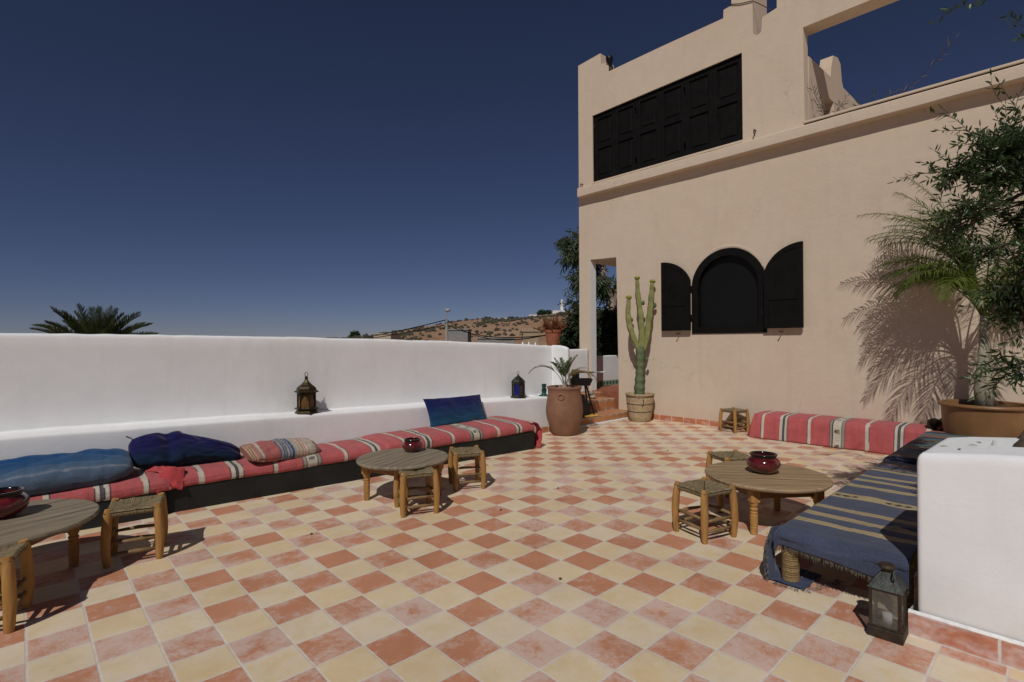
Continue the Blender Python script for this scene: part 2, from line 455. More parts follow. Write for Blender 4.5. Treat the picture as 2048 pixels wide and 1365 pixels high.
# end pilaster with a rounded hump
m = MB()
def ppos(u, v):
    y = 4.835+(5.43-4.835)*u
    s = max(0., 1-abs((y-5.10)/.34)**2.6)
    T = 1.04+.130*sqrt(s)
    k = [(5.56,-.02),(5.56,.5),(5.561,.9),(5.563,T-.03),(5.568,T-.01),(5.58,T),(5.60,T),(5.612,T-.01),(5.618,T-.04),(5.62,-.02)]
    f = v*(len(k)-1); i = min(int(f), len(k)-2); f -= i
    return (k[i][0]*(1-f)+k[i+1][0]*f+.003*nz(y, v, 0, 6), y, k[i][1]*(1-f)+k[i+1][1]*f)
m.grid(24, 40, ppos, capu=True)
m.build('end_pillar', WHITE, wl, True)
for x in (5.06, 5.18, 5.31): MB().lathe([(.012,-.02),(.010,.02),(.004,.042)], 8, (x, 5.2, walltop(x)), caps=True).build('peg', WHITE, wl)

def skirt_col(s, z, period=.2, hgt=.085, seed=0):
    k = floor(s/period); e = min(s-k*period, (k+1)*period-s)
    if e < .004 or z < .004 : return (.60,.56,.50)
    if z > hgt-.006+.006*nz(s*18, seed, 3): return (.40,.36,.29)
    g = nz(k*3.7, seed); b = max(0, nz(s*8, z*20, seed+k*5.)*1.6-.1)*.5
    c = (.46+.07*g, .17+.02*g, .085)
    return tuple(x*(1-b)+y*b for x, y in zip(c, (.62,.5,.44)))
m = MB(); m.grid(400, 10, lambda u, v: (4.20+1.36*u, 4.868-.012+.012*max(0, v*10-9), .085*v), lambda u, v: skirt_col(4.2+1.36*u, .085*v))
o = m.build('skirting', TILEPAINT, wl, fix=False)

# ---------------------------------------------------------------- steps and landing
st = empty('tiled_steps', (6.4, 5.0, 0), 0, 'terracotta tiled steps rising to the doorway between white wall and beige house', 'steps')
def inv(o): o.location = (-6.4, -5.0, 0); return o
def oct_col(s, z, per=.165, h=.1):
    k = floor(s/per); c = (k+.5)*per; dx = abs(s-c)/(per/2); dz = abs(z-h/2)/(h/2)
    d = max(dx, dz, (dx+dz)/1.32)
    g = nz(k*2.3, h*9)
    if d > .97: 
        if dx+dz > 1.72: return (.55+.1*g,.55,.47)
        return (.33,.31,.25)
    return (.46+.06*g, .19+.03*g, .075)
def step(x0, x1, y0, y1, z0, z1, h, nm='step'):
    m = MB(); nx = int((x1-x0)/.012)
    def pos(u, v):
        x = x0+(x1-x0)*u
        if v < .5: return (x, y0-.004*nz(x*6, v*3), z0+(z1-z0)*v*2)
        return (x, y0+(y1-y0)*(v-.5)*2, z1-.006*(1-min(1, (v-.5)*12)) + .003*nz(x*5, v*9))
    def col(u, v):
        x = x0+(x1-x0)*u
        if v < .5: return oct_col(x, (z1-z0)*v*2, .165, z1-z0)
        y = (y1-y0)*(v-.5)*2; k = floor(x/.2); e = min(x-k*.2, (k+1)*.2-x)
        if e < .006 or y < .012: return (.42,.36,.28)
        return (.42+.05*nz(k*1.7, y), .19, .09)
    m.grid(nx, 40, pos, col)
    return inv(m.build(nm, TILEPAINT, st, fix=False))
step(5.86, 7.186, 4.868, 5.21, 0, .102, .1)
step(6.05, 7.186, 5.20, 5.46, .09, .284, .18)
step(6.25, 7.186, 5.45, 5.60, .27, .368, .1)
m = MB(); m.box(5.784, 12, 5.6, 6.10, -.25, .364); m.box(7.36, 12, 5.11, 5.6, -.25, .364); m.box(5.785, 5.86, 4.87, 5.6, -.1, .10); m.box(5.86, 6.05, 5.215, 5.6, -.1, .10); m.box(6.05, 6.25, 5.465, 5.6, -.1, .28)
inv(m.build('landing', CLAYR, st))
m = MB(); m.box(5.60, 7.14, 4.80, 4.864, -.01, .012)
inv(m.build('lime_strip', WHITE, st))

lw = MB()
def lwp(u, v):
    x = 5.8+(7.186-5.8)*u; T = 1.088+.004*nz(x, 0, 0, 4)
    k = [(5.75,-.2),(5.75,.7),(5.751,T-.03),(5.757,T-.008),(5.78,T),(5.86,T),(5.90,T-.01),(5.91,T-.05),(5.91,-.2)]
    f = v*(len(k)-1); i = min(int(f), len(k)-2); f -= i
    return (x, k[i][0]*(1-f)+k[i+1][0]*f, k[i][1]*(1-f)+k[i+1][1]*f)
lw.grid(30, 32, lwp, capu=True)
tag(lw.build('stair_wall', WHITE, None, True), 'short low white wall beside the steps, joining the beige house corner', 'wall')

bw = empty('landing_parapet', (9.2, 6.16, .364), 0, 'low white parapet with green tile base seen through the doorway', 'wall')
o = MB().box(-2.0, 2.8, .0, .16, 0, .575, .01).build('wall', WHITE, bw)
def gcol(u, v):
    s = u*4.8; k = floor(s/.1); e = min(s-k*.1, (k+1)*.1-s)
    if e < .005: return (.4,.4,.35)
    d = abs(s-(k+.5)*.1)/.05+abs(v-.5)*2
    return (.05,.13,.09) if d < .9 else (.25,.28,.2)
MB().grid(480, 10, lambda u, v: (-2+4.8*u, -.008, .1*v+.002), gcol).build('tile_band', TILEPAINT, bw, fix=False)

# ---------------------------------------------------------------- the house
hs = empty('terrace_house', (7.19, 3, 0), 0, 'two-storey beige plastered house with dark shutters at the back of the terrace', 'house')
HX, HY = 7.19, 3.
def toh(a, b, d): return (d, a-HY, b)    # a = world Y, b = z, d = depth behind the front
def arch(y0, y1, zb, zs, n=28):
    c = (y0+y1)/2; r = (y1-y0)/2
    return [(y0, zb)]+[(c+r*cos(pi-pi*k/n)*1.0, zs+r*sin(pi*k/n)) for k in range(n+1)]+[(y1, zb)]
outer = [(-6,-.1),(5.10,-.1),(5.10,.362),(5.71,.362),(5.71,-.1),(5.955,-.1),(5.955,1.5),(5.95,3),(5.945,6.06),(5.46,6.085),(5.45,5.90),(5.30,5.87),(5.29,5.715),(4.3,5.722),(3.335,5.715),(3.33,5.83),(3.22,5.84),(3.21,6.7),(2.935,6.7),(2.93,5.32),(2.87,5.28),(2.82,5.31),(2.81,5.49),(2.625,5.53),(2.62,6.9),(2.05,6.9),(2.04,5.42),(-6,5.42)]
outer = [(-6,-.1),(5.14,-.1),(5.13,.5),(5.165,2.605),(5.71,2.625),(5.71,-.1)]+outer[5:]
h_open = [(2.30,3.86),(2.315,5.14),(-5.4,5.14),(-5.4,3.86)]
h_sh = [(5.635,3.945),(5.64,5.085),(3.08,5.135),(3.075,3.95)]
h_win = arch(2.80, 3.80, 1.345, 1.975)
m = MB(); m.poly([outer, h_open, h_sh, h_win], toh, 0, .155)
m.build('wall', HOUSE, hs)
# rooms behind
m = MB()
m.box(.157, 1.12, 2.36-HY, 5.945-HY, 2.63, 3.93); m.box(.27, 1.12, 2.48-HY, 5.945-HY, 3.93, 4.70)
m.build('upper_room', HOUSE, hs)
m = MB(); m.box(.27, 5, -6-HY, 5.09-HY, -.1, 3.80)
m.box(.157, .27, 3.9-HY, 5.09-HY, -.1, 3.80); m.box(.157, .27, -6-HY, 2.7-HY, -.1, 3.80); m.box(.157,.27,2.7-HY,3.9-HY,-.1,1.3); m.box(.157,.27,2.7-HY,3.9-HY,2.53,3.8)
m.build('ground_floor_room', HOUSE, hs)
# white jamb of the doorway column
m = MB(); m.box(.002, .153, 5.704-HY, 5.7075-HY, .37, 2.62); m.build('door_jamb', WHITE, hs)
# cornice band, slightly irregular
m = MB()
def cpos(u, v):
    y = 5.885-HY-(5.885+6)*u; yw = y+HY
    zt = 3.872+.004*nz(y, 0, 0, 3); zb = 3.712+.006*nz(y, 4, 0, 2.5)+.004*(5.9-yw)
    fx = -.120+.006*nz(y, 2, 0, 2)
    k = [(.004, zt+.034),(fx*.5, zt+.017),(fx+.012, zt),(fx, zt-.012),(fx-.002,(zt+zb)/2),(fx, zb+.01),(fx+.01, zb),(.004, zb-.004)]
    f = v*(len(k)-1); i = min(int(f), len(k)-2); f -= i
    return (k[i][0]*(1-f)+k[i+1][0]*f, y, k[i][1]*(1-f)+k[i+1][1]*f)
m.grid(300, 14, cpos, capu=True)
m.build('cornice', HOUSE, hs, True, 35)
m = MB(); m.box(-.018, -.001, 3.08-HY, 5.66-HY, 3.912, 3.926, .004); m.build('window_sill', HOUSE, hs)
# roof edge slab inside the roof opening and its dark joint
m = MB(); m.box(.157, .26, -5.38-HY, 2.60-HY, 5.145, 5.41); m.build('roof_beam', HOUSE, hs)
m = MB(); m.box(-.10, .5, -5.3-HY, 2.29-HY, 3.895, 3.925, .006); m.build('coping', HOUSE, hs)
m = MB(); m.box(-.085, .15, -5.3-HY, 2.285-HY, 3.865, 3.894); m.build('coping_joint', BLACKMETAL, hs)
# the tall merlon runs back behind a notch in the parapet
m = MB(); m.box(.157, .50, 2.937-HY, 3.205-HY, 5.2, 6.7, .01); m.build('parapet_post', HOUSEB, hs)
m = MB(); m.tube([(-.01, 3.24-HY, 5.86),(-.012, 3.1-HY, 5.80),(-.012, 2.93-HY, 5.76),(.0, 2.86-HY, 5.70),(.02, 2.70-HY,5.545)], .006, 6); m.build('tie_wire', RUST, hs)
# roof terrace side wall seen through the opening
m = MB()
side = [(7.35,3.8),(7.35,4.83),(8.22,4.86),(8.26,5.02),(8.34,5.20),(8.55,5.25),(8.68,5.20),(8.74,4.98),(8.80,4.90),(9.6,4.91),(11.5,4.93),(11.5,3.8),(8.35,3.8),(8.35,4.55),(7.95,4.55),(7.95,3.8)]
m.poly([side], lambda a, b, d: (a-HX, d-HY, b), 2.30, 2.46)
m.build('roof_wall', HOUSEB, hs)
m = MB(); m.box(1.9, 2.05, 2.9-HY, 4.0-HY, 3.8, 4.6); m.build('roof_recess', BLACKW, hs)
# six shutter leaves
lwid = (5.628-3.09)/6
for k in range(6):
    y1 = 5.628-k*lwid; y0 = y1-lwid+.004
    zt = 5.075+(.05)*k/6; zb = 3.955
    m = MB(); X_a, X_b = .035+.0, .075
    fr = .062
    m.box(X_a, X_b, y0-HY, y0+fr-HY, zb, zt+.005, .004); m.box(X_a, X_b, y1-fr-HY, y1-HY, zb, zt, .004)
    zm = zb+(zt-zb)*.52
    for (a, b) in ((zb, zb+.07), (zm-.04, zm+.04), (zt-.07, zt)): m.box(X_a+.001, X_b, y0+fr-HY, y1-fr-HY, a, b, .004)
    for (a, b) in ((zb+.07, zm-.04), (zm+.04, zt-.07)):
        m.box(X_a+.022, X_b, y0+fr-HY, y1-fr-HY, a, b)
        m.box(X_a+.010, X_b, y0+fr+.035-HY, y1-fr-.035-HY, a+.035, b-.035, .008)
    sh = m.build('window_shutter', BLACKW, hs)
    m = MB(); yh = (y1 if k % 2 == 0 else y0)-HY
    for z in (zb+.16, zt-.16): MB().box(X_a-.012, X_a+.002, yh-.02, yh+.02, z-.04, z+.04, .003).build('hinge', BLACKMETAL, sh)
m = MB(); fo = [(5.634,3.947),(5.639,5.083),(3.081,5.132),(3.077,3.952)]; fi = [(5.626,3.957),(5.630,5.07),(3.09,5.117),(3.087,3.96)]
m.poly([fo, fi], toh, .02, .14); m.build('shutter_frame', BLACKW, hs)
m = MB(); m.box(.10, .154, 3.085-HY, 5.63-HY, 3.95, 5.13); m.build('window_back', BLACKW, hs)
# arched window
def arch_ring(g, z): return arch(2.80+g, 3.80-g, 1.345+g, 1.975)
m = MB(); m.poly([arch(2.775, 3.825, 1.322, 1.975), arch_ring(.075, 0)], toh, -.022, .12)
wf = m.build('arched_window_frame', BLACKW, hs)
m = MB(); m.poly([arch_ring(.07, 0)], toh, .055, .062); m.build('pane', PANE, wf)
m = MB(); m.poly([arch(2.78,3.82,1.32,1.975)], toh, .125, .13); m.build('backing', BLACKW, wf)
# second coat of plaster on the lower wall, with a wavering upper edge
coat = [(-6,.0),(5.085,.0),(5.085,1.2),(5.09,2.62),(5.095,3.12)]+[(5.0-.25*k, 3.14+.012*nz(k*.6, 3)-.001*k+(.10 if k > 12 else 0)) for k in range(44)]+[(-6,3.2)]
m = MB(); m.poly([coat, arch(2.765, 3.835, 1.312, 1.975)], toh, -.007, .003); m.build('plaster_coat', HOUSE, hs)
# plaster lip above the arch
m = MB()
def lip(u, v):
    a = pi*(.13+.74*u); r = .515+.05*v; c = 3.30
    return (-.006-.005*sin(pi*v)*sin(pi*u), c-HY-r*cos(a)*1.0, 1.99+r*sin(a)+.006*nz(u*9, v))
m.grid(40, 8, lip); m.build('arch_moulding', HOUSE, hs, True)
# the two open quarter-arch leaves
def qleaf(yh, sgn, top, bot):
    w_ = .465; r = .50; n = 18
    outl = [(0, bot)]+[(w_*k/n, 1.945+sqrt(max(0, r*r-((r-.03)-w_*k/n*((r-.03)/w_))**2))*(top-1.945)/r) for k in range(n+1)]+[(w_, bot)]
    def ins(g):
        return [(max(g, min(w_-g, a)), max(bot+g, b-g*1.15 if b > bot+.01 else b+g)) for a, b in outl]
    f3 = lambda a, b, d: (d, yh+sgn*a-HY, b)
    m = MB(); m.poly([outl, ins(.055)], f3, -.085, -.050)
    sh = m.build('arched_shutter', BLACKW, hs)
    m = MB(); m.poly([ins(.05)], f3, -.077, -.055); m.build('shutter_panel', BLACKW, sh)
    m = MB(); m.box(-.086, -.056, min(yh+sgn*.05, yh+sgn*(w_-.05))-HY, max(yh+sgn*.05, yh+sgn*(w_-.05))-HY, bot+.36, bot+.44, .004); m.build('middle_rail', BLACKW, sh)
    m = MB(); y = yh+sgn*.2-HY
    m.tube([(.0,y,bot-.045),(-.10,y,bot-.05),(-.105,y,bot-.03)], .007, 6); m.build('shutter_hook', RUST, sh)
    m = MB()
    for z in (bot+.2, bot+.62): MB().box(-.05, .003, yh-.025-HY, yh+.025-HY, z-.03, z+.03, .003).build('hinge', BLACKMETAL, sh)
qleaf(3.822, 1, 2.405, 1.37)
qleaf(2.778, -1, 2.45, 1.375)
# small iron hooks
for (y, z) in ((2.90, 3.985), (5.855, 3.925)):
    m = MB(); m.tube([(0,y-HY,z+.03),(-.06,y-HY,z+.028),(-.065,y-HY,z-.01),(-.03,y-HY,z-.05)], [.008,.01,.008,.005], 6); m.build('wall_hook', RUST, hs)
# skirting tiles of the facade
m = MB(); m.grid(900, 8, lambda u, v: (-.016+.014*max(0, v*8-7)-.003*nz(u*40, v), 4.80-7*u-HY, .092*v), lambda u, v: skirt_col(4.8-7*u+.03, .092*v, .2, .092, 3))
m.build('skirting', TILEPAINT, hs, fix=False)
# little lamp on the parapet
lp = MB(); lp.lathe([(.0,.0),(.045,.0),(.05,.02),(.03,.05),(.025,.12),(.04,.14),(.06,.19),(.055,.24),(.02,.26),(0,.262)], 14, caps=False)
o = lp.build('roof_spotlight', BLACKMETAL, None, True); o.location = (7.24, 5.275, 5.72); o.rotation_euler = (0, -.25, 0)
tag(o, 'small dark spotlight perched on the parapet beside the left corner merlon', 'spotlight')

# ---------------------------------------------------------------- planter wall on the right
pl = empty('planter', (2.71, .455, 0), 0, 'waist-high white limewashed planter box in the right foreground', 'planter')
m = MB()
# inner/outer plan outlines
po = [(0,0),(.50,-.02),(.56,-.12),(.56,-2.2),(0,-2.2)]
pi_ = [(.25,-.21),(.47,-.20),(.50,-.27),(.50,-2.1),(.25,-2.1)]
def rounded(loop, z0, z1, r=.022, steps=5, inner=False):
    pass
from mathutils.geometry import tessellate_polygon as _tp
def densify(l, d=.06):
    o = []
    for i in range(len(l)):
        a = Vector(l[i]); b = Vector(l[(i+1)%len(l)]); n = max(1, int((b-a).length/d))
        for k in range(n): o.append(tuple(a+(b-a)*k/n))
    return o
def roundc(l, r=.04, n=5):
    o = []
    for i in range(len(l)):
        p = Vector(l[i]); a = (Vector(l[i-1])-p).normalized(); b = (Vector(l[(i+1)%len(l)])-p).normalized()
        p0 = p+a*r; p1 = p+b*r
        for k in range(n+1):
            t = k/n; o.append(tuple((1-t)**2*p0+2*t*(1-t)*p+t*t*p1))
    return o
po = densify(roundc(po, .022)); pi2 = densify(roundc(pi_, .03))
def ztop(x, y): return .757-.02*(y)*-1*-1*0+.035*min(1, max(0, -y/.35))+.003*nz(x, y, 3, 7)
def off(l, d):
    o = []; n = len(l)
    for i in range(n):
        a = Vector(l[i-1]); b = Vector(l[(i+1)%n]); t = (b-a).normalized(); nn = Vector((-t.y, t.x))
        o.append((l[i][0]+nn.x*d, l[i][1]+nn.y*d))
    return o
area = sum(po[i][0]*po[(i+1)%len(po)][1]-po[(i+1)%len(po)][0]*po[i][1] for i in range(len(po)))
sg = 1 if area > 0 else -1
rings = [(0,-.0,'z'),(0,.1,'z'),(0,.3,'z'),(0,.5,'z'),(0,-.045,'t'),(.003*sg,-.022,'t'),(.010*sg,-.009,'t'),(.022*sg,-.001,'t'),(.034*sg,0,'t')]
vs = []
for d, z, k in rings:
    for (x, y) in off(po, d): vs.append((x+(.003*nz(x, y, z*3, 3) if k == 'z' else 0), y, z if k == 'z' else ztop(x, y)+z))
n = len(po); fs = [(i*n+k, i*n+(k+1)%n, (i+1)*n+(k+1)%n, (i+1)*n+k) for i in range(len(rings)-1) for k in range(n)]
m.add(vs, fs)
top_o = off(po, .034*sg)
tt = _tp([[Vector((*p, 0)) for p in top_o], [Vector((*p, 0)) for p in pi2]])
al = top_o+pi2; m.add([(x, y, ztop(x, y)) for x, y in al], [tuple(t) for t in tt])
n2 = len(pi2); m.add([(x, y, ztop(x, y)) for x, y in pi2]+[(x, y, .4) for x, y in pi2], [(k, (k+1)%n2, (k+1)%n2+n2, k+n2) for k in range(n2)])
m.build('planter_wall', WHITE, pl, True, 40)
MB().box(.24,.52,-2.15,-.19,.4,.60).build('soil', SOIL, pl)
m = MB()
def pcol(u, v):
    s = u*2.2; z = v*.105
    if z > .094: return (.78,.77,.75)
    k = floor((s+.02)/.30); e = min(s+.02-k*.3, (k+1)*.3-s-.02)
    if e < .006 or z < .005: return (.66,.62,.56)
    b = min(.85, max(0, nz(s*7, z*26, 3)*1.1+nz(s*40, z*60)*.5+.30))
    if abs(z-.083) < .004 : b = .2
    c = (.50,.20,.12)
    return tuple(x*(1-b)+y*b for x, y in zip(c, (.64,.48,.44)))
m.grid(700, 24, lambda u, v: (-.020+.012*max(0,(v*24-22)/2)-.0015*nz(u*60, v*5), -.0-2.2*u+.026, .105*v), pcol)
m.add([(-.02,.026,0),(.16,.016,0),(.16,.016,.1),(-.02,.026,.1)], [(0,1,2,3)], [(.7,.69,.66)]*4)
m.build('skirting', TILEPAINT, pl, fix=False)
# some dead leaves lying on the wall top
for i, (x, y, a) in enumerate(((2.83,.33,.3),(2.95,.30,1.2),(2.90,.39,2.2),(3.05,.29,.6))):
    m = MB(); m.add([(-.02,0,0),(0,.005,.003),(.022,0,.001),(0,-.005,.003)], [(0,1,2,3)])
    o = m.build('fallen_leaf', DRYLEAF); o.location = (x, y, ztop(x-2.71, y-.455)+.003); o.rotation_euler = (0,0,a)
    tag(o, 'tiny dry leaf lying on top of the white planter wall', 'leaf', 'dry leaves on the planter wall')

# ---------------------------------------------------------------- kilims
def kil_red(s, tr, seed=0):
    "s: metres from the middle of the kilim along its length, tr: metres across"
    a = abs(s + .006*nz(tr*5, seed) )
    red = (.43,.10,.10); red = tuple(x*(1+.10*nz(s*25, tr*3, seed)+.06*nz(s*160, tr*4)) for x in red)
    cream = (.50,.455,.37); dark = (.045,.028,.035)
    if a < .040:
        q = (tr/.14) % 1
        w_ = abs(q-.5)*.14
        if w_ < .019 and a < .024 and (int((s+1)/.0045)+int(w_/.008)) % 3: return (.03,.022,.03)
        if .052 < w_ < .060 and a < .010: return (.45,.22,.2)
        return cream
    if a < .050: return dark
    if a < .074: return (.26,.23,.19) if a > .056 else (.33,.29,.23)
    if a < .080: return (.10,.06,.06)
    if .272 < a < .304: return cream
    if .304 <= a < .310: return dark
    if .532 < a < .560 or .584 < a < .612: return cream
    if .526 < a <= .532 or .560 <= a <= .566 or .578 < a <= .584 or .612 <= a < .617: return dark
    if .566 < a < .578: return (.10,.09,.11)
    if .795 < a < .828: return cream
    if .828 <= a < .833: return dark
    return red
def kil_blue(s, tr):
    a = abs(s+.006*nz(tr*4, 2))
    blue = (.056,.066,.108); blue = tuple(x*(1+.18*nz(s*22, tr*3)+.12*nz(s*140, tr*9)) for x in blue)
    cream = (.36,.285,.16); gold = (.30,.20,.08)
    if a < .048:
        q = ((tr+.03)/.26) % 1; w_ = abs(q-.5)*.26
        if w_ < .062 and a < .020 and int((w_+a*1.2)/.014) % 3 != 2: return (.022,.018,.018)
        return cream
    if a < .056: return gold
    if s < -.67: return blue
    for c0, hw in ((.31, .030), (.48, .030), (.63, .030), (.88,.026)):
        d = abs(a-c0)
        if d < hw: return gold if d < .006 else cream
    if a > .95:
        k = int(a/.045) % 6
        return ((.05,.06,.11),(.22,.08,.05),(.05,.10,.10),(.16,.13,.05),(.035,.045,.09),(.03,.03,.05))[k]
    return blue
def kil_far(s, tr):
    k = int((s+50)/.055) % 7
    return ((.03,.035,.06),(.30,.09,.035),(.04,.10,.11),(.20,.15,.07),(.04,.05,.1),(.05,.15,.16),(.02,.02,.04))[k]

def interp(k, f):
    f = f*(len(k)-1); i = min(int(f), len(k)-2); f -= i
    return tuple(k[i][q]*(1-f)+k[i+1][q]*f for q in range(len(k[0])))

def even(k):
    L = [0]
    for a, b in zip(k, k[1:]): L.append(L[-1]+sqrt(sum((x-y)**2 for x, y in zip(a, b))))
    def f(v):
        d = v*L[-1]
        for i in range(len(k)-1):
            if d <= L[i+1] or i == len(k)-2:
                t = (d-L[i])/(L[i+1]-L[i]) if L[i+1] > L[i] else 0
                return tuple(k[i][q]*(1-t)+k[i+1][q]*t for q in range(len(k[0])))
    return f, L[-1]

# left benches: black blocks, mattresses in red kilims
def front(x): return 4.490 - .0744*(x-.754)
BL = (-1.2, .765); BR = (.775, 4.291)
for (a, b, lab, dy) in ((BL[0], BL[1], 'black painted bench base under the red kilim behind the left stool', -.035), (BR[0], BR[1], 'long black painted bench base running along the white ledge to its end', 0)):
    m = MB(); zt = .178 if b < 1 else .200
    n = 30; vs = []
    for i in range(n+1):
        x = a+(b-a)*i/n; z = (.178+.03*(x-.75)/3.5)
        f = front(x)+dy+.002*nz(x, 0, 0, 3)
        vs += [(x, f, 0), (x, f-.001, z-.006), (x, f+.006, z), (x, 4.86, z), (x, 4.86, 0)]
    fs = [(i*5+k, i*5+(k+1)%5, i*5+5+(k+1)%5, i*5+5+k) for i in range(n) for k in range(5)]+[(0,1,2,3,4),(n*5+4,n*5+3,n*5+2,n*5+1,n*5)]
    m.add(vs, fs); tag(m.build('bench_base', BLACKBENCH), lab, 'bench base')

def mattress(name, x0, x1, c, dy, zoff, label, seed, lift=0, endround=.05):
    m = MB()
    zf = lambda x: .178+.03*(x-.75)/3.5
    NU = int((x1-x0)/.0075); 
    def prof(x):
        f = front(x)+dy; b = zf(x)+.004
        tz = b+.095+zoff
        sag = .010*nz(x, seed, 0, 2.2)
        k = [(4.862, b), (4.862, tz-.02), (4.850, tz), (4.75, tz+.012+sag), (4.62, tz+.012+sag), ((f+4.86)/2-.05, tz+.008+sag), (f+.06, tz-.002+sag*.5), (f+.015, tz-.016), (f-.012, tz-.04), (f-.018, tz-.07), (f-.014, b+.004+.010*nz(x, seed+5, 0, 2.5)), (f-.004, b-.010+.010*nz(x, seed+5, 0, 2.5)), (f+.012, b)]
        return k
    cache = {}
    def pos(u, v):
        x = x0+(x1-x0)*u
        key = round(u, 6)
        if key not in cache: cache.clear(); cache[key] = even(prof(x))
        y, z = cache[key][0](v)
        e = min(x-x0, x1-x)
        if e < endround: z -= .03*(1-e/endround)**2*(1 if z > .2 else 0)
        z += .0045*nz(x, y, seed, 9)+.006*nz(x, y, seed+3, 4)
        y += .003*nz(x*2, z*9, seed, 6)
        return (x, y, z+lift)
    def col(u, v):
        x = x0+(x1-x0)*u; return kil_red(x-c, v*.75, seed)
    m.grid(NU, 76, pos, col, capu=True)
    return tag(m.build(name, CLOTH, None, True, fix=True), label, 'mattress')
mattress('kilim_mattress', -1.15, .79, -.17, -.035, .0, 'red striped kilim mattress under the light blue cushion at the left edge', 1)
mattress('kilim_mattress', .80, 2.50, 1.80, 0, -.006, 'red striped kilim mattress under the small striped cushion', 2)
mz = mattress('kilim_mattress', 2.46, 4.30, 3.48, -.004, .006, 'red striped kilim mattress at the far end by the brown clay jar', 3, .002)
# bunched end of the last kilim, hanging to the floor
m = MB()
def epos(u, v):
    y = 4.215+.47*u; fold = .018*sin(u*17)+.012*sin(u*31+1)
    k = [(4.22,.298),(4.285,.300),(4.33,.275),(4.375,.20),(4.385,.10),(4.365,.035),(4.33,.012)]
    x, z = interp(k, v)
    x += (fold+.02*nz(u*3, v*3))*min(1, v*1.6)
    if u < .12: y += (.12-u)*-.02
    return (x, y+.02*v*sin(u*9), z+.010*nz(u*8, v*5)+(.035*max(0, 1-v*3)*max(0, u-.62)))
m.grid(70, 46, epos, lambda u, v: (.47*(1+.2*nz(u*30, v*5)),.072,.078) if not (.0 < v < .12) else kil_red(.80+.05*v*6, u*.5))
o = m.build('kilim_end', CLOTH, mz, True, fix=False)
sm = o.modifiers.new('thick', 'SOLIDIFY'); sm.thickness = .006
# loose crumpled corner between first and second kilim
m = MB()
def crump(u, v):
    x = .70+.16*u+.03*sin(v*8); y = front(.78)-.05+.44*v
    z = .300+.012*nz(u*5, v*6, 3)+.020*sin(pi*u)*(1+.6*sin(v*13))
    if v < .16: z -= (1-v/.16)*.13; y -= .0
    return (x, y, z)
m.grid(30, 60, crump, lambda u, v: tuple(x*(1+.2*nz(u*9, v*20)) for x in (.47,.065,.07)))
o = m.build('kilim_fold', CLOTH, None, True, fix=False); sm = o.modifiers.new('thick', 'SOLIDIFY'); sm.thickness = .008
tag(o, 'crumpled red kilim end folded over the joint of the two left benches', 'kilim')

# red kilim bench by the facade
m = MB(); m.box(6.77, 7.165, .98, 2.74, 0, .27, .01)
tag(m.build('bench_base', BLACKBENCH), 'low bench block hidden under the red kilim along the house wall', 'bench base')
m = MB()
def rprof(y):
    fx = 6.735+.012*nz(y, 0, 0, 2)
    return [(7.172,.24),(7.17,.292),(7.14,.302),(7.0,.306),(6.86,.302),(6.80,.298),(6.765,.285),(6.745,.262),(6.735,.22),(fx-.008,.15),(fx-.016,.08),(fx-.022,.02),(fx-.015,.006)]
cch = {}
def rpos(u, v):
    y = 2.775-1.83*u
    key = round(u, 6)
    if key not in cch: cch.clear(); cch[key] = even(rprof(y))
    x, z = cch[key][0](v)
    dn = max(0, .29-z)
    if u < .03: y += dn*.18*(1-u/.03)+.0; x += 0
    if z < .26: x += .010*sin(y*9+nz(y, z, 0, 3)*3)*(dn/.29)+.008*nz(y, z, 2, 7)
    z2 = z+.004*nz(x, y, 1, 8)
    if u < .02: z2 -= .01
    return (x, y, max(.004, z2))
m.grid(290, 100, rpos, lambda u, v: kil_red(2.775-1.83*u-1.842, v*.62+.02, 7))
# left end drop
m.grid(50, 46, lambda u, v: (7.16-.40*u - .0*v, 2.765+.05*v+.022*sin(u*14)*v+.015*nz(u*4, v*3)+.03*v*u, .296-.288*v), lambda u, v: kil_red(.93+.001*v, u, 7))
o = m.build('kilim_cover', CLOTH, None, True, fix=False); sm = o.modifiers.new('thick', 'SOLIDIFY'); sm.thickness = .006; sm.offset = 0
tag(o, 'red kilim with cream stripes draped to the floor over the bench at the house wall', 'kilim')
# dark rolled end near the big pot
m = MB()
m.tube([(6.80,.98,.30),(6.84,1.02,.325),(6.93,1.03,.345),(7.05,1.02,.345),(7.14,1.0,.33)], [.02,.035,.045,.045,.03], 12, wob=.3)
tag(m.build('rolled_mat', RUST, None, True), 'small dark brown rolled mat lying on the red kilim end by the palm pot', 'mat')

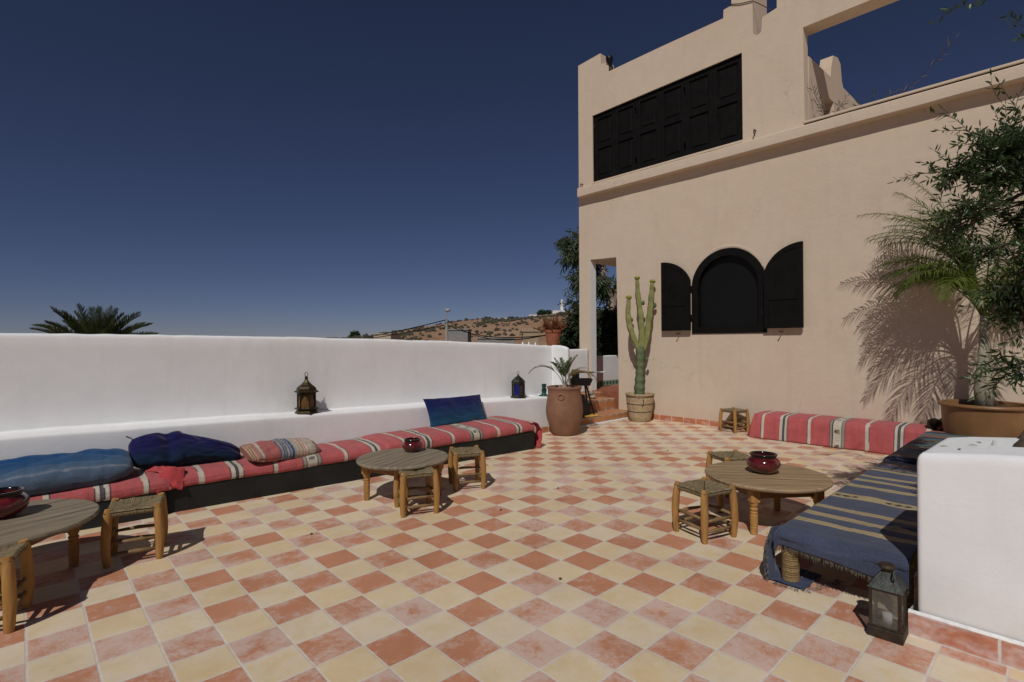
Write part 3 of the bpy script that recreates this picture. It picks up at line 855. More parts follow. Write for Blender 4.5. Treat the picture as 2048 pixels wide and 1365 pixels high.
# blue bench on the right
bb = empty('rope_bench', (2.82, 1.03, 0), 0, 'low wooden bench frame wrapped in straw rope, under the blue kilim', 'bench')
bx, by = 2.83, 1.0
def ropecol(k): return (.30+.05*k, .205+.03*k, .095)
def ropeleg(x, y, h, r=.034):
    m = MB(); n = int(h/.0035); vs_c = []
    def pos(u, v):
        z = h*u; a = 2*pi*v; rr = r+.004*abs(sin(z*pi/.0115))+.002*nz(z*30, a)
        return (x+rr*cos(a), y+rr*sin(a), z)
    m.grid(n, 22, pos, lambda u, v: ropecol(nz(u*40, v*4, x)) if abs(sin(h*u*pi/.0115)) > .35 else (.10,.065,.03), wrap_v=True, capu=True)
    return m
def ropebar(p, q, r=.026):
    p, q = Vector(p), Vector(q); d = q-p; L = d.length; d.normalize()
    u_ = d.cross(Vector((0,0,1))).normalized(); v_ = d.cross(u_); m = MB(); n = int(L/.0045)
    def pos(u, v):
        s = L*u; a = 2*pi*v; rr = r+.004*abs(sin(s*pi/.013+a*.5))+.0015*nz(s*30, a)
        return p+d*s+u_*cos(a)*rr+v_*sin(a)*rr
    m.grid(n, 14, pos, lambda u, v: ropecol(nz(u*40, v*4, p.x)) if abs(sin(L*u*pi/.013+pi*v)) > .3 else (.10,.065,.03), wrap_v=True, capu=True)
    return m
for (x, y) in ((.035,-.035),(.035,-.50),(1.85,-.03),(1.85,-.50),(3.55,-.05),(3.55,-.50)): ropeleg(x, y, .222, .038).build('leg', ROPE, bb, True)
ropebar((.03,-.0,.222),(.03,-.54,.222)).build('end_rail', ROPE, bb, True)
ropebar((3.55,-.02,.222),(3.55,-.54,.222)).build('end_rail', ROPE, bb, True)
ropebar((.0,-.02,.218),(3.6,-.02,.218)).build('side_rail', ROPE, bb, True)
ropebar((.0,-.52,.218),(3.6,-.52,.218)).build('side_rail', ROPE, bb, True)
MB().tube([(.06,-.04,.125),(.5,-.20,.16),(1.1,-.46,.165)], [.021,.019,.018], 10, wob=.15).build('stretcher', WOODRUNG, bb, True)
MB().box(.06,3.5,-.50,-.04,.226,.240).build('woven_deck', ROPE if False else WOODRUNG, bb)

kb = None
m = MB()
# profile from the left long edge over the top to the right, t across Y
def btop(x, y):
    z = .272+.006*nz(x, y, 0, 3)+.004*nz(x, y, 4, 9)
    return z
BX0, BX1 = 2.795, 5.05
FW_ = .30  # length of the front drop
YL, YR = 1.055, .495
def front_drop(y):  # how far the end hangs, metres
    t = (YL-y)/(YL-YR)
    return .052+.012*t+.07*max(0, t-.45)+.006*nz(y*7, 2)
def side_drop(x): return .245 if x < 2.80 else .245*max(.0, 1-(x-2.80)/.05)+.030
def bpos(u, v):
    # u: along X incl. front drop ; v: across incl. left side drop
    L = .075+ (BX1-BX0)
    y = YL-(YL-YR)*v
    d = front_drop(y)
    s = u*(BX1-BX0+d)-d                # <0 : hanging part
    R_ = .045
    if s >= R_: x, z = BX0+s, btop(BX0+s, y)
    else:
        # rounded edge then vertical
        a = (R_-s)/R_
        if a < 1.4:
            x = BX0+R_-R_*sin(a*1.1); z = btop(BX0, y)-R_*(1-cos(a*1.1))
        else:
            x0 = BX0+R_-R_*sin(1.54); z0 = btop(BX0, y)-R_*(1-cos(1.54)); x = x0+.01*sin(y*14); z = z0-(a-1.4)*R_
    # left long edge rolls over
    e = YL-y
    if e < .035: z -= .040*(1-e/.035)**2; 
    # wrinkle near the middle
    z += .010*math.exp(-((x-3.22-(.6-y)*.8)/.03)**2)*(1 if y < .72 else 0)*min(1, max(0, (.74-y)*8))
    return (x, y, z)
def bcol(u, v):
    y = YL-(YL-YR)*v; d = front_drop(y); s = u*(BX1-BX0+d)-d
    return kil_blue(BX0+s-3.66+.022*(YL-y)*0, YL-y)
m.grid(400, 150, bpos, bcol)
kb = m.build('kilim_cover', CLOTH, None, True, fix=False); sm = kb.modifiers.new('thick', 'SOLIDIFY'); sm.thickness = .006; sm.offset = -1
tag(kb, 'navy blue kilim with tan stripes and frayed end spread over the rope bench', 'kilim')
# side flap: hangs behind the front leg to the floor
m = MB()
def fpos(u, v):
    x = 2.79+.14*u+.0*v; z = .262*(1-v)
    y = 1.066+.020*sin(pi*v)+.010*sin(u*6+v*2)
    if v > .86: q = (v-.86)/.14; z = .006+.030*(1-q); x += q*.02; y -= q*.05*(u)
    x += -.018*sin(v*pi*.8)-.01*v
    return (x, y, max(.005, z))
m.grid(30, 50, fpos, lambda u, v: kil_blue(-.9+.02*u+v*.02, .5))
m.grid(24, 12, lambda u, v: (2.79+.24*u, 1.06-.05*u-.15*v*(1-.3*u)+.012*nz(u*5, v*4), .006+.008*abs(nz(u*4, v*5, 2))), lambda u, v: (.20,.165,.09) if .42 < v < .55 and u > .5 else (.04,.052,.105))
o = m.build('hanging_flap', CLOTH, kb, True, fix=False); sm = o.modifiers.new('thick', 'SOLIDIFY'); sm.thickness = .004
# fringe threads
m = MB(); random.seed(5); nth = 0
for i in range(330):
    v = random.random(); y = YL-(YL-YR)*v; p = Vector(bpos(0, v)); L = random.uniform(.008, .028)*(1.5 if random.random() < .12 else 1)
    q = p+Vector((random.uniform(-.006,.006), random.uniform(-.008,.008), -L))
    r_ = p+(q-p)*.5+Vector((random.uniform(-.004,.004), random.uniform(-.004,.004), 0))
    m.tube([p+Vector((0,0,.004)), r_, q], [.0014,.0012,.0007], 4, False)
for i in range(90):
    z = random.uniform(.02, .25); x = 2.785-.010*random.random()-.02*sin((1-z/.255)*pi*.8); y = 1.07+random.uniform(-.005, .015)
    a = random.uniform(2.2, 4.2); L = random.uniform(.010, .028)
    m.tube([(x,y,z),(x+cos(a)*L*.7, y+random.uniform(-.01,.01), z-L*.6)], [.0013,.0007], 4, False)
for i in range(80):
    t = random.random(); x = 2.77+.26*t; y = 1.05-.09*t-.13+random.uniform(-.02,.01); a = random.uniform(-2.6,-.9); L = random.uniform(.012,.03)
    if random.random() < .4: x = 2.775; y = 1.05-random.random()*.12; a = random.uniform(2.4, 3.8)
    m.tube([(x,y,.009),(x+cos(a)*L, y+sin(a)*L, .006)], [.0014,.0008], 4, False)
ob = m.build('fringe', simple('fringe_wool', (.13,.115,.09), .95, var=.5, sc=200), kb, fix=False)
# far mattress of the same bench
m = MB()
def farp(u, v):
    x = 4.98+1.70*u
    k = [(1.05,.21),(1.06,.25),(1.04,.29),(.98,.305),(.7,.31),(.4,.31),(.1,.30),(.08,.2)]
    y, z = even(k)[0](v)
    if u < .02: z -= .012
    return (x, y+.006*nz(x*3, z), z+.006*nz(x, y, 2, 4))
m.grid(220, 60, farp, lambda u, v: kil_far(1.70*u, v) if v < .30+.1*sin(u*9) or u > .60 else kil_blue(.95+.5*u, v), capu=True)
tag(m.build('kilim_mattress', CLOTH, None, True), 'dark many-striped kilim mattress in the far right corner behind the planter', 'mattress')

# ---------------------------------------------------------------- cushions
def cushion(name, L, W, T, colfn, mat4, label, seed=0, bend=None, pinch=.18, cat='cushion', rnd=0.):
    m = MB(); N = 64; Mx = 40
    def side(sg):
        def pos(u, v):
            a, b = u*2-1, v*2-1
            x = a*L/2*(1-pinch*.35*(1-abs(b)**2)*abs(a)**6); y = b*W/2*(1-pinch*.35*(1-abs(a)**2)*abs(b)**6)
            h = ((1-abs(a)**2.6)*(1-abs(b)**2.4))**.42*T/2
            x *= 1-rnd*abs(b)**3*abs(a)**2; y *= 1-rnd*1.5*abs(a)**4*abs(b)
            h *= 1+.22*nz(u*3, v*3, seed+sg)
            h += .010*nz(u*9, v*7, seed+2*sg)*(1-abs(a)**8)
            h -= .009*max(0, 1-abs(nz(u*3.1+v*1.5, v*2.2-u, seed*3+sg))*7)*(1-abs(a)**8)*(1-abs(b)**6)*T/.2
            p = Vector((x, y, sg*h))
            if bend: p = bend(p, u, v)
            return p
        return pos
    m.grid(N, Mx, side(1), lambda u, v: colfn(u, v, 1)); m.grid(N, Mx, side(-1), lambda u, v: colfn(u, v, -1))
    o = m.build(name, CLOTH, None, True, fix=False)
    # close the seam
    import bmesh
    bm = bmesh.new(); bm.from_mesh(o.data); bmesh.ops.remove_doubles(bm, verts=bm.verts, dist=.0006); bmesh.ops.recalc_face_normals(bm, faces=bm.faces); bm.to_mesh(o.data); bm.free()
    o.data.polygons.foreach_set('use_smooth', [True]*len(o.data.polygons))
    o.matrix_world = mat4
    return tag(o, label, cat)
def mat(loc, rx, ry, rz): return Matrix.Translation(loc) @ Matrix.Rotation(rz, 4, 'Z') @ Matrix.Rotation(ry, 4, 'Y') @ Matrix.Rotation(rx, 4, 'X')
def lerp(a, b, t): t = max(0, min(1, t)); return tuple(x*(1-t)+y*t for x, y in zip(a, b))
def c_lblue(u, v, sg):
    q = v if sg > 0 else 1-v
    c = lerp((.045,.10,.165), (.006,.055,.17), (v-.12)*1.6)
    if v < .42: c = lerp((.10,.14,.20), c, v*2.0+.1)
    if abs(v-.17) < .022: c = lerp(c, (.34,.33,.36), .25+.55*max(0, nz(u*22, 1)))
    b = nz(u*30, 0)*.25
    return tuple(x*(1+b*.6) for x in c)
cushion('floor_cushion', .92, .36, .19, c_lblue, mat((.16, 4.665, .372), radians(22), radians(-1), radians(-1)), 'light blue striped long cushion at the far left of the bench', 1, rnd=.16)
def c_navy(u, v, sg):
    if v > .45: return (.010,.009,.065)
    return lerp((.008,.030,.055), (.010,.010,.06), v*2.2)
def bnavy(p, u, v):
    p = p.copy(); a = u*2-1
    p.y *= .62+.38*max(0, min(1, (.45-a)*1.3)) if a > -.1 else 1.0
    p.z += -.05*max(0, a-.0)+.015*math.exp(-((a+.35)/.1)**2)*-2.0
    p.y -= .085*max(0, a+.1)
    return p
nc = cushion('floor_cushion', .80, .29, .20, c_navy, mat((.955, 4.74, .418), radians(52), radians(1), radians(-2)), 'dark navy slumped cushion between the light blue and the striped one', 4, bnavy, rnd=.16)
m = MB(); 
for k in range(9): m.tube([(0,0,0),(-.02+.004*k*0, .004*(k-4)*.6, .018),(-.045-.004*random.random(), .004*(k-4), .030+.006*random.random())], [.003,.003,.002], 5)
o = m.build('tassel', BLACKW, nc, fix=False); o.matrix_parent_inverse = nc.matrix_world.inverted(); o.location = (.615, 4.765, .515)
def c_strip(u, v, sg):
    cols = [(.20,.07,.045),(.34,.16,.13),(.36,.11,.10),(.36,.11,.10),(.04,.08,.16),(.03,.06,.14),(.38,.30,.22),(.40,.18,.13),(.40,.32,.25),(.24,.10,.07)]
    k = int(min(.999, u)*10); f = (u*10) % 1
    c = cols[k]
    if k in (0,) and int(u*60) % 2: c = (.42,.30,.2)
    if k in (4,5) and int(u*50) % 2: c = (.30,.28,.26)
    if k in (6,7,8) and int(u*44) % 2: c = (.45,.40,.33)
    if k == 1 and f > .6: c = (.42,.38,.32)
    return c
cushion('floor_cushion', .64, .30, .13, c_strip, mat((1.60, 4.56, .335), radians(16), radians(2.5), radians(5)), 'small pink cushion with blue and cream stripes lying flat on the kilim', 7, rnd=.1)
def c_blue(u, v, sg):
    c = lerp((.010,.060,.12), (.009,.012,.075), v*1.5-.1)
    if v < .35: c = lerp(c, (.02,.09,.13), max(0, nz(v*30, 2)))
    return tuple(x*(1+.3*nz(v*40, 1)) for x in c)
cushion('floor_cushion', .80, .34, .105, c_blue, mat((3.60, 4.775, .452), radians(64), radians(.5), radians(-1)), 'blue upright cushion with a lighter lower half leaning on the ledge', 9)

# ---------------------------------------------------------------- stools
def make_stool():
    r = empty('straw_stool', (0,0,0), 0, 'x', 'stool')
    A = .116; Hs = .315
    random.seed(3)
    for i, (sx, sy) in enumerate(((1,1),(1,-1),(-1,-1),(-1,1))):
        m = MB(); b = random.uniform(-.004,.006)
        pts = []; rad = []
        for k in range(11):
            t = k/10; bow = .008*sin(pi*t)
            pts.append((sx*(A+.008*(1-t)-.004+bow), sy*(A+.008*(1-t)-.004+bow+b*t), Hs*t))
            rad.append(.0185+.0035*sin(pi*t)+.003*t-(.0035 if k == 10 else 0)-(.0015 if k == 0 else 0))
        m.tube(pts, rad, 12, wob=.10); m.build('leg', WOODLEG, r, True, 50)
    for (z, rr, o) in ((.062,.0105,0),(.125,.010,.012)):
        for k in range(4):
            a = k*pi/2; c_, s_ = cos(a), sin(a)
            dz = .014*(k % 2); zz = z+dz
            P = [(x*c_-y*s_, x*s_+y*c_, q) for x, y, q in ((-A,-A,zz),(0,-A-.004,zz+.004),(A,-A,zz))]
            MB().tube(P, [rr*.8, rr*1.15, rr*.8], 8, wob=.2).build('rung', WOODRUNG, r, True)
    # woven seat: four triangles of strands wrapped over hidden rails
    m = MB(); N = 84; Sd = A+.018
    def pos(u, v):
        a, b = u*2-1, v*2-1
        x, y = a*Sd, b*Sd
        d = max(abs(a), abs(b)); q = min(abs(a), abs(b))
        st = abs(sin((1-d)*Sd/.0058*pi*.5)) # strands parallel to the nearest edge run at right angles
        st2 = abs(sin(q*Sd/.0058*pi*.5))
        z = .309-.022*(1-d)**.7*(1 if d > 0 else 0)+.0035*st2-.004*(abs(abs(a)-abs(b)) < .03)
        z += .004*nz(u*6, v*6, 2)
        cor = max(0, abs(a)+abs(b)-1.72)
        z += -.05*cor*0
        if d > .93: z -= (d-.93)/.07*.012
        return (x*(1-.05*max(0, 1-q*1.1)), y*(1-.05*max(0, 1-q*1.1)), z)
    def col(u, v):
        a, b = abs(u*2-1), abs(v*2-1); q = min(a, b)
        k = nz(int(q*Sd/.0058)*1.7, (0 if a > b else 5)+(3 if (u if a > b else v) > .5 else 0))
        if abs(a-b) < .025: return (.07,.05,.028)
        s = .75+.25*abs(sin(q*Sd/.0058*pi*.5))
        c = lerp((.17,.125,.07), (.33,.255,.15), .5+k)
        return tuple(x*s for x in c)
    m.grid(N, N, pos, col)
    # edge rolls
    def side(k):
        a_ = k*pi/2; c_, s_ = cos(a_), sin(a_)
        def pos(u, v):
            x = (u*2-1)*(A-.004); an = -pi*.15+v*pi*1.15
            rr = .0175+.0022*abs(sin(x/.0058*pi*.5))
            y = -(Sd-.022)-rr*cos(an)*1.0+.006*(1-abs(u*2-1)**2); z = .286-rr*sin(an)
            return (x*c_-y*s_, x*s_+y*c_, z)
        return pos
    for k in range(4): m.grid(70, 12, side(k), lambda u, v: lerp((.15,.105,.055),(.30,.23,.13), .5+nz(int((u*2-1)*A/.0058)*1.3, 2)))
    m.box(-A+.01, A-.01, -A+.01, A-.01, .266, .280)
    m.c += [(.12,.09,.05)]*(len(m.v)-len(m.c))
    m.build('seat', ROPE, r, True, fix=False)
    return r
stool = make_stool()
d2 = pi/180
SP = [((.490,3.735), -13.7, 'straw-seat stool standing between the left table and the black bench'),
      ((-.132,3.262), -14, 'straw-seat stool cut off by the lower left edge, in front of the left table'),
      ((2.115,3.300), -21, 'honey-coloured straw stool in front of the middle table'),
      ((2.776,3.546), -27.6, 'paler straw stool to the right of the middle table'),
      ((3.167,1.612), -17, 'straw stool nearest the camera in front of the right table'),
      ((4.19,1.90), -32, 'straw stool half hidden behind the right table'),
      ((7.00,3.135), -17, 'small straw stool standing alone against the house wall by the red bench')]
for i, ((x, y), a, lab) in enumerate(SP):
    o = stool if i == 0 else copy_tree(stool)
    o.location = (x, y, 0); o.rotation_euler = (0, 0, a*d2); o.scale = ((1, 1, 1), (1.04, .98, 1.02), (.98, 1.03, .98), (.96, 1, 1), (1.02, .98, 1.01), (1, 1.03, .99), (.97, .97, .97))[i]; o['label'] = lab; o['group'] = 'straw-seat stools on the terrace'

# ---------------------------------------------------------------- round tables
def table(loc, R, legang, ldist, topmat, label, seed, rz):
    r = empty('round_table', (loc[0], loc[1], 0), 0, label, 'table', 'low round wooden tables')
    m = MB(); Ht = .322
    def rf(a, z): return 1+.006*nz(cos(a)*2, sin(a)*2, seed)
    m.lathe([(0,Ht-.028),(R-.012,Ht-.028),(R-.002,Ht-.020),(R,Ht-.010),(R-.006,Ht-.001),(R-.02,Ht),(R*.5,Ht),(0.001,Ht)], 72, rfn=rf)
    o = m.build('tabletop', topmat, r, True, 40); o.rotation_euler = (0, 0, rz)
    # dark joint between boards
    m = MB(); 
    for q in (-.36, .02, .38):
        y = R*q; L = sqrt(R*R-y*y)-.012
        MB().box(-L, L, y-.0016, y+.0016, Ht-.004, Ht+.0006).build('board_joint', BLACKW, o)
    leg = []
    for k in range(4):
        a = legang+k*pi/2; x, y = ldist*cos(a), ldist*sin(a); leg.append((x, y))
        m = MB()
        m.lathe([(.019,0),(.022,.004),(.0225,.03),(.024,.05),(.0205,.054),(.0235,.058),(.024,.09),(.0245,.125),(.021,.130),(.024,.136),(.024,.142),(.019,.148),(.024,.156),(.025,.165),(.018,.172),(.023,.180),(.027,.192),(.027,.205)], 18, (x, y, 0), caps=True)
        lg = m.build('leg', WOODTURN if topmat is WOODTAN else WOODLEG, r, True, 35)
        m = MB(); m.bbox(-.030,.030,-.030,.030,.203,.293,.006); 
        b = m.build('leg_block', WOODTURN if topmat is WOODTAN else WOODLEG, lg); b.location = (x, y, 0); b.rotation_euler = (0, 0, a+pi/4)
    for k in range(4):
        (x0, y0), (x1, y1) = leg[k], leg[(k+1)%4]
        L = sqrt((x1-x0)**2+(y1-y0)**2)-.055; m = MB(); m.bbox(-L/2, L/2, -.011, .011, .225, .2935, .002)
        a = m.build('apron', WOODAPR, r); a.location = ((x0+x1)/2, (y0+y1)/2, 0); a.rotation_euler = (0, 0, atan2(y1-y0, x1-x0))
    return r
def wang(lat, D):
    v = Vector((lat*.7306+D*.6828, -lat*.6828+D*.7306)); return atan2(v.y, v.x)
table((3.685,1.435), .390, wang(-.195,-.24), .305, WOODTAN, 'low round table of worn tan boards on the right, beside the blue bench', 1, -.9)
table((2.214,3.639), .358, wang(-.30,-.075), .280, WOODGREY, 'low round grey-board table in the middle, in front of the red kilim bench', 2, .35)
table((-.099,3.761), .425, wang(.2,.24), .315, WOODGREY, 'low round grey-board table at the left edge of the terrace', 3, .3)

# ---------------------------------------------------------------- glazed bowls
def bowl(loc, s, label):
    r = empty('glazed_bowl', (*loc, .3235), 0, label, 'bowl', 'dark red glazed bowls on the tables')
    r.scale = (s, s, s)
    m = MB(); m.lathe([(0,.001),(.058,.001),(.062,.004),(.085,.020),(.103,.045),(.108,.066),(.102,.088),(.086,.103),(.080,.106)], 48); 
    m.build('body', GLAZE, r, True)
    m = MB(); m.lathe([(.080,.104),(.078,.110),(.084,.117),(.088,.124),(.086,.129),(.078,.130),(.074,.124),(.072,.114),(.073,.104)], 48)
    m.build('rim', GLAZEK, r, True)
    m = MB(); m.lathe([(.073,.118),(.070,.105),(.088,.085),(.096,.065),(.088,.035),(.05,.012),(.0,.010)], 40); m.build('inside', GLAZE, r, True)
bowl((3.705,1.46), 1.0, 'dark red glazed bowl on the tan table on the right')
bowl((2.375,3.76), .80, 'dark red glazed bowl on the middle grey table')
bowl((-.075,3.87), 1.05, 'dark red glazed bowl on the table at the left edge, half cut off')

# ---------------------------------------------------------------- lanterns
def facelantern(loc, n, sc, dark, glass, label, brassy, rz):
    r = empty('metal_lantern', loc, rz, label, 'lantern'); r.scale = (sc, sc, sc)
    if brassy:
        MB().lathe([(.0,0),(.112,0),(.115,.006),(.10,.02),(.092,.03),(.112,.042),(.120,.048),(.10,.056),(.085,.062)], n, caps=False).build('base', dark, r)
        MB().lathe([(.085,.195),(.100,.202),(.122,.212),(.104,.222),(.094,.228),(.0925,.245),(.078,.262),(.052,.282),(.030,.305),(.018,.325),(.0155,.332),(.0155,.358),(.010,.362),(0,.362)], n).build('dome', dark, r)
        ztop, zb, zt, R_ = .362, .062, .196, .080
    else:
        MB().lathe([(0,0),(.103,0),(.105,.012),(.092,.024),(.084,.034)], n).build('base', dark, r)
        MB().lathe([(.084,.176),(.090,.180),(.088,.192),(.092,.198),(.090,.215),(.074,.238),(.048,.262),(.020,.285),(.012,.290),(.012,.304),(0,.305)], n).build('dome', dark, r)
        ztop, zb, zt, R_ = .305, .034, .178, .077
    m = MB()
    for k in range(n):
        a = 2*pi*k/n; m.tube([(cos(a)*(R_+.004), sin(a)*(R_+.004), zb-.002),(cos(a)*(R_+.004), sin(a)*(R_+.004), zt+.002)], .0065, 6)
    m.build('corner_bars', dark, r)
    for k in range(n):
        a0, a1 = 2*pi*k/n, 2*pi*(k+1)/n
        p, q = (cos(a0)*R_, sin(a0)*R_), (cos(a1)*R_, sin(a1)*R_)
        m = MB(); m.add([(*p, zb),(*q, zb),(*q, zt),(*p, zt)], [(0,1,2,3)])
        g = m.build('pane', glass[k % len(glass)], r)
        if brassy:   # scalloped metal fret over the upper half of each pane
            m = MB(); e = 1.012; top = zt; N_ = 10; vs = []
            for i in range(N_+1):
                t = i/N_; x, y = (p[0]*(1-t)+q[0]*t)*e, (p[1]*(1-t)+q[1]*t)*e
                h = .075*abs(2*t-1)**.8+.012
                vs += [(x, y, top), (x, y, top-h)]
            m.add(vs, [(2*i, 2*i+2, 2*i+3, 2*i+1) for i in range(N_)]); m.build('fret', dark, g)
    m = MB(); pts = [(.020*cos(a), 0, ztop+.020+.022*sin(a)) for a in [2*pi*k/14 for k in range(15)]]
    m.tube(pts, .0028, 6); m.build('ring', DARKMETAL, r, True)
    return r
facelantern((1.985, 4.985, ledgez(1.985)+.004), 6, .96, BRASS, [AMBER], 'tarnished brass lantern with amber panes and flared rims on the white ledge', True, .45)
facelantern((4.78, 5.0, ledgez(4.78)+.004), 8, 1.0, DARKMETAL, [BLUEGLASS, ZINC, AMBER, ZINC], 'black metal lantern with a blue pane on the right end of the ledge', False, .12)
gl = empty('candle_holder', (5.27, 5.0, ledgez(5.27)+.004), 0, 'small dark green candle holder on the ledge half behind the clay jar', 'candle holder')
MB().lathe([(0,0),(.075,0),(.078,.006),(.05,.016),(.035,.03),(.03,.05),(.038,.07),(.034,.10),(.02,.12)], 20).build('foot', TEAL, gl, True)
MB().lathe([(.0,.118),(.03,.12),(.034,.15),(.033,.165),(.0,.165)], 18).build('cup', TEAL, gl, True)

# square tin lantern on the floor
tl = empty('tin_lantern', (2.632, .540, 0), radians(2), 'square rusty tin lantern with glass panes on the floor by the planter', 'lantern')
a_ = .056
tl.scale = (1, 1, .91)
m = MB(); m.bbox(-a_-.006, a_+.006, -a_-.006, a_+.006, .0, .045, .003); m.build('base', RUST, tl)
m = MB()
for sx in (-1, 1):
    for sy in (-1, 1): m.bbox(sx*a_-.006*(1+sx), sx*a_+.006*(1-sx), sy*a_-.006*(1+sy), sy*a_+.006*(1-sy), .045, .222, .001)
for z in (.046, .214):
    for s in (-1, 1):
        m.box(-a_+.012, a_-.012, s*a_-.004-.004*s, s*a_+.004-.004*s, z, z+.008); m.box(s*a_-.004-.004*s, s*a_+.004-.004*s, -a_+.012, a_-.012, z, z+.008)
m.build('frame', RUST, tl)
GL = NT('dusty_glass'); c_ = GL.ramp(GL.noise(14, 4, .7), [(.3, (.10,.09,.075)), (.7, (.30,.27,.22))])
GLM = GL.fin(c_, .12, None, .5); GL.b.inputs['Alpha'].default_value = .30
for k in range(4):
    m = MB(); m.box(-a_+.012, a_-.012, -a_+.004, -a_+.006, .054, .214); g = m.build('pane', GLM, tl); g.rotation_euler = (0, 0, k*pi/2)
m = MB(); b_ = a_+.005; t_2 = .020
m.add([(-b_,-b_,.222),(b_,-b_,.222),(b_,b_,.222),(-b_,b_,.222),(-t_2,-t_2,.290),(t_2,-t_2,.290),(t_2,t_2,.290),(-t_2,t_2,.290)], [(0,1,5,4),(1,2,6,5),(2,3,7,6),(3,0,4,7),(0,3,2,1)])
rf_ = m.build('roof', ZINC, tl)
m = MB(); m.lathe([(.020,.286),(.020,.302),(.030,.304),(.034,.312),(.026,.322),(.0,.327)], 14); m.build('chimney_cap', RUST, tl)
m = MB(); m.tube([(-.040+.022*cos(t)*.7, -.030, .292+.022*sin(t)) for t in [2*pi*k/16 for k in range(17)]], .0035, 6); m.build('ring', ZINC, tl, True)
m = MB(); m.lathe([(0,.046),(.018,.046),(.018,.10),(0,.10)], 16); m.build('candle', WHITE, tl, True)

# ---------------------------------------------------------------- pots and plants
def palm_frond(m_leaf, m_stem, base, az, el0, L, droop, nleaf, leaflen, leafw, ldroop, r0=.008, vee=.6, jit=.15, start=.15, tip=.35, seed=0):
    "one feather frond: curved midrib, two rows of hanging leaflets"
    rnd = random.Random(seed); p = Vector(base); el = el0; n = 24; pts = [p.copy()]; ds = []
    for i in range(n):
        d = Vector((cos(az)*cos(el), sin(az)*cos(el), sin(el))); p = p+d*L/n; pts.append(p.copy()); ds.append(d)
        el -= droop/n*(.5+1.2*i/n)
    ds.append(ds[-1])
    m_stem.tube(pts, [r0*(1-.8*i/n) for i in range(n+1)], 5, False)
    for k in range(nleaf):
        t = start+(1-start)*k/nleaf; i = min(n-1, int(t*n)); f = t*n-i
        q = pts[i]*(1-f)+pts[i+1]*f; d = ds[i]; side = d.cross(Vector((0,0,1))).normalized(); up = side.cross(d)
        ll = leaflen*(sin(pi*(.12+.80*t))**.7)*(1-tip*t*t)*rnd.uniform(.85, 1.1)
        for s in (-1, 1):
            dr = (side*s*cos(vee)+up*sin(vee)*.6+d*(.55+.5*t)+Vector((rnd.uniform(-jit,jit), rnd.uniform(-jit,jit), rnd.uniform(-jit,jit)))).normalized()
            a = q.copy(); w_ = leafw*rnd.uniform(.8, 1.1); segs = 4; vs = []; dd = dr.copy()
            nn = dd.cross(d).normalized()
            wd = nn.cross(dd).normalized() if nn.length > .1 else up
            for j in range(segs+1):
                ww = w_*(sin(pi*min(1, .25+.75*j/segs)) if j else .5)*.5
                if j == segs: ww = .0004
                vs += [a-wd*ww, a+wd*ww]
                a = a+dd*ll/segs; dd = (dd+Vector((0,0,-ldroop/segs*1.2))).normalized()
            m_leaf.add(vs, [(2*j, 2*j+1, 2*j+3, 2*j+2) for j in range(segs)])

# barrel jar with young palm
bp = empty('clay_jar', (5.235, 4.60, 0), 0, 'tall brown clay jar with a young palm at the end of the left bench', 'plant pot')
m = MB(); m.lathe([(0,0),(.150,0),(.160,.008),(.178,.05),(.205,.12),(.232,.22),(.243,.30),(.240,.38),(.228,.47),(.217,.55),(.214,.59),(.222,.600),(.230,.612),(.230,.626),(.222,.634),(.204,.634),(.198,.62),(.196,.56),(.18,.55)], 56, rfn=lambda a, z: 1+.006*sin(z*90)+.006*nz(cos(a)*2, sin(a)*2, z*4))
m.build('jar_body', CLAY, bp, True)
an = atan2(-.83, -.56); 
m = MB(); cx_, cy_ = cos(an-.45)*.226, sin(an-.45)*.226; tx, ty = -sin(an-.45), cos(an-.45)
m.tube([(cx_+tx*.036*cos(t), cy_+ty*.036*cos(t), .515+.036*sin(t)) for t in [2*pi*k/16 for k in range(17)]], .012, 8); m.build('ear', CLAY, bp, True)
MB().lathe([(0,.572),(.197,.570)], 30).build('soil', SOIL, bp)
yp = empty('young_palm', (5.235, 4.60, .57), 0, 'young date palm with a few thin fronds growing in the tall clay jar', 'palm')
ml, ms = MB(), MB()
vright = YAW  # compass of the view
ang_r = atan2(-sin(YAW), cos(YAW))      # world angle of picture-right
for i, (da, el, L, dr) in enumerate(((pi, 1.36, .66, 2.3), (pi-.25, 1.46, .44, .5), (.5, 1.46, .44, .4), (2.3, 1.5, .42, .2), (-.6, 1.5, .38, .3), (pi+.6, 1.42, .46, 1.0), (.2, 1.42, .50, .6))):
    palm_frond(ml, ms, (0,0,.02), ang_r+da, el, L, dr, 26, .13, .011, .5, .005, seed=i, start=.42)
ml.build('fronds', PALMSM, yp, False, fix=False); ms.build('frond_stems', PALMSM, yp, fix=False)
ml, ms = MB(), MB()
for i, (da, el, L, dr) in enumerate(((.1, 1.22, .62, 2.6), (.35, 1.3, .55, 2.4), (-.3, 1.35, .52, 2.2), (.0, 1.38, .45, 1.5))):
    palm_frond(ml, ms, (0,0,.02), ang_r+da, el, L, dr, 24, .12, .009, .8, .005, seed=20+i, start=.35)
ml.add(ms.v, ms.f); ml.build('dry_frond', DRYLEAF, yp, fix=False)
m = MB(); random.seed(8)
for k in range(22):
    a = k*2.4; m.tube([(0,0,0),(cos(a)*.04, sin(a)*.04, .03),(cos(a)*.085, sin(a)*.085, .045+.03*random.random())], [.014,.010,.003], 5)
m.lathe([(.0,-.01),(.045,0),(.04,.05),(.02,.09),(0,.12)], 10); m.build('stump', PALEBARK, yp, True)

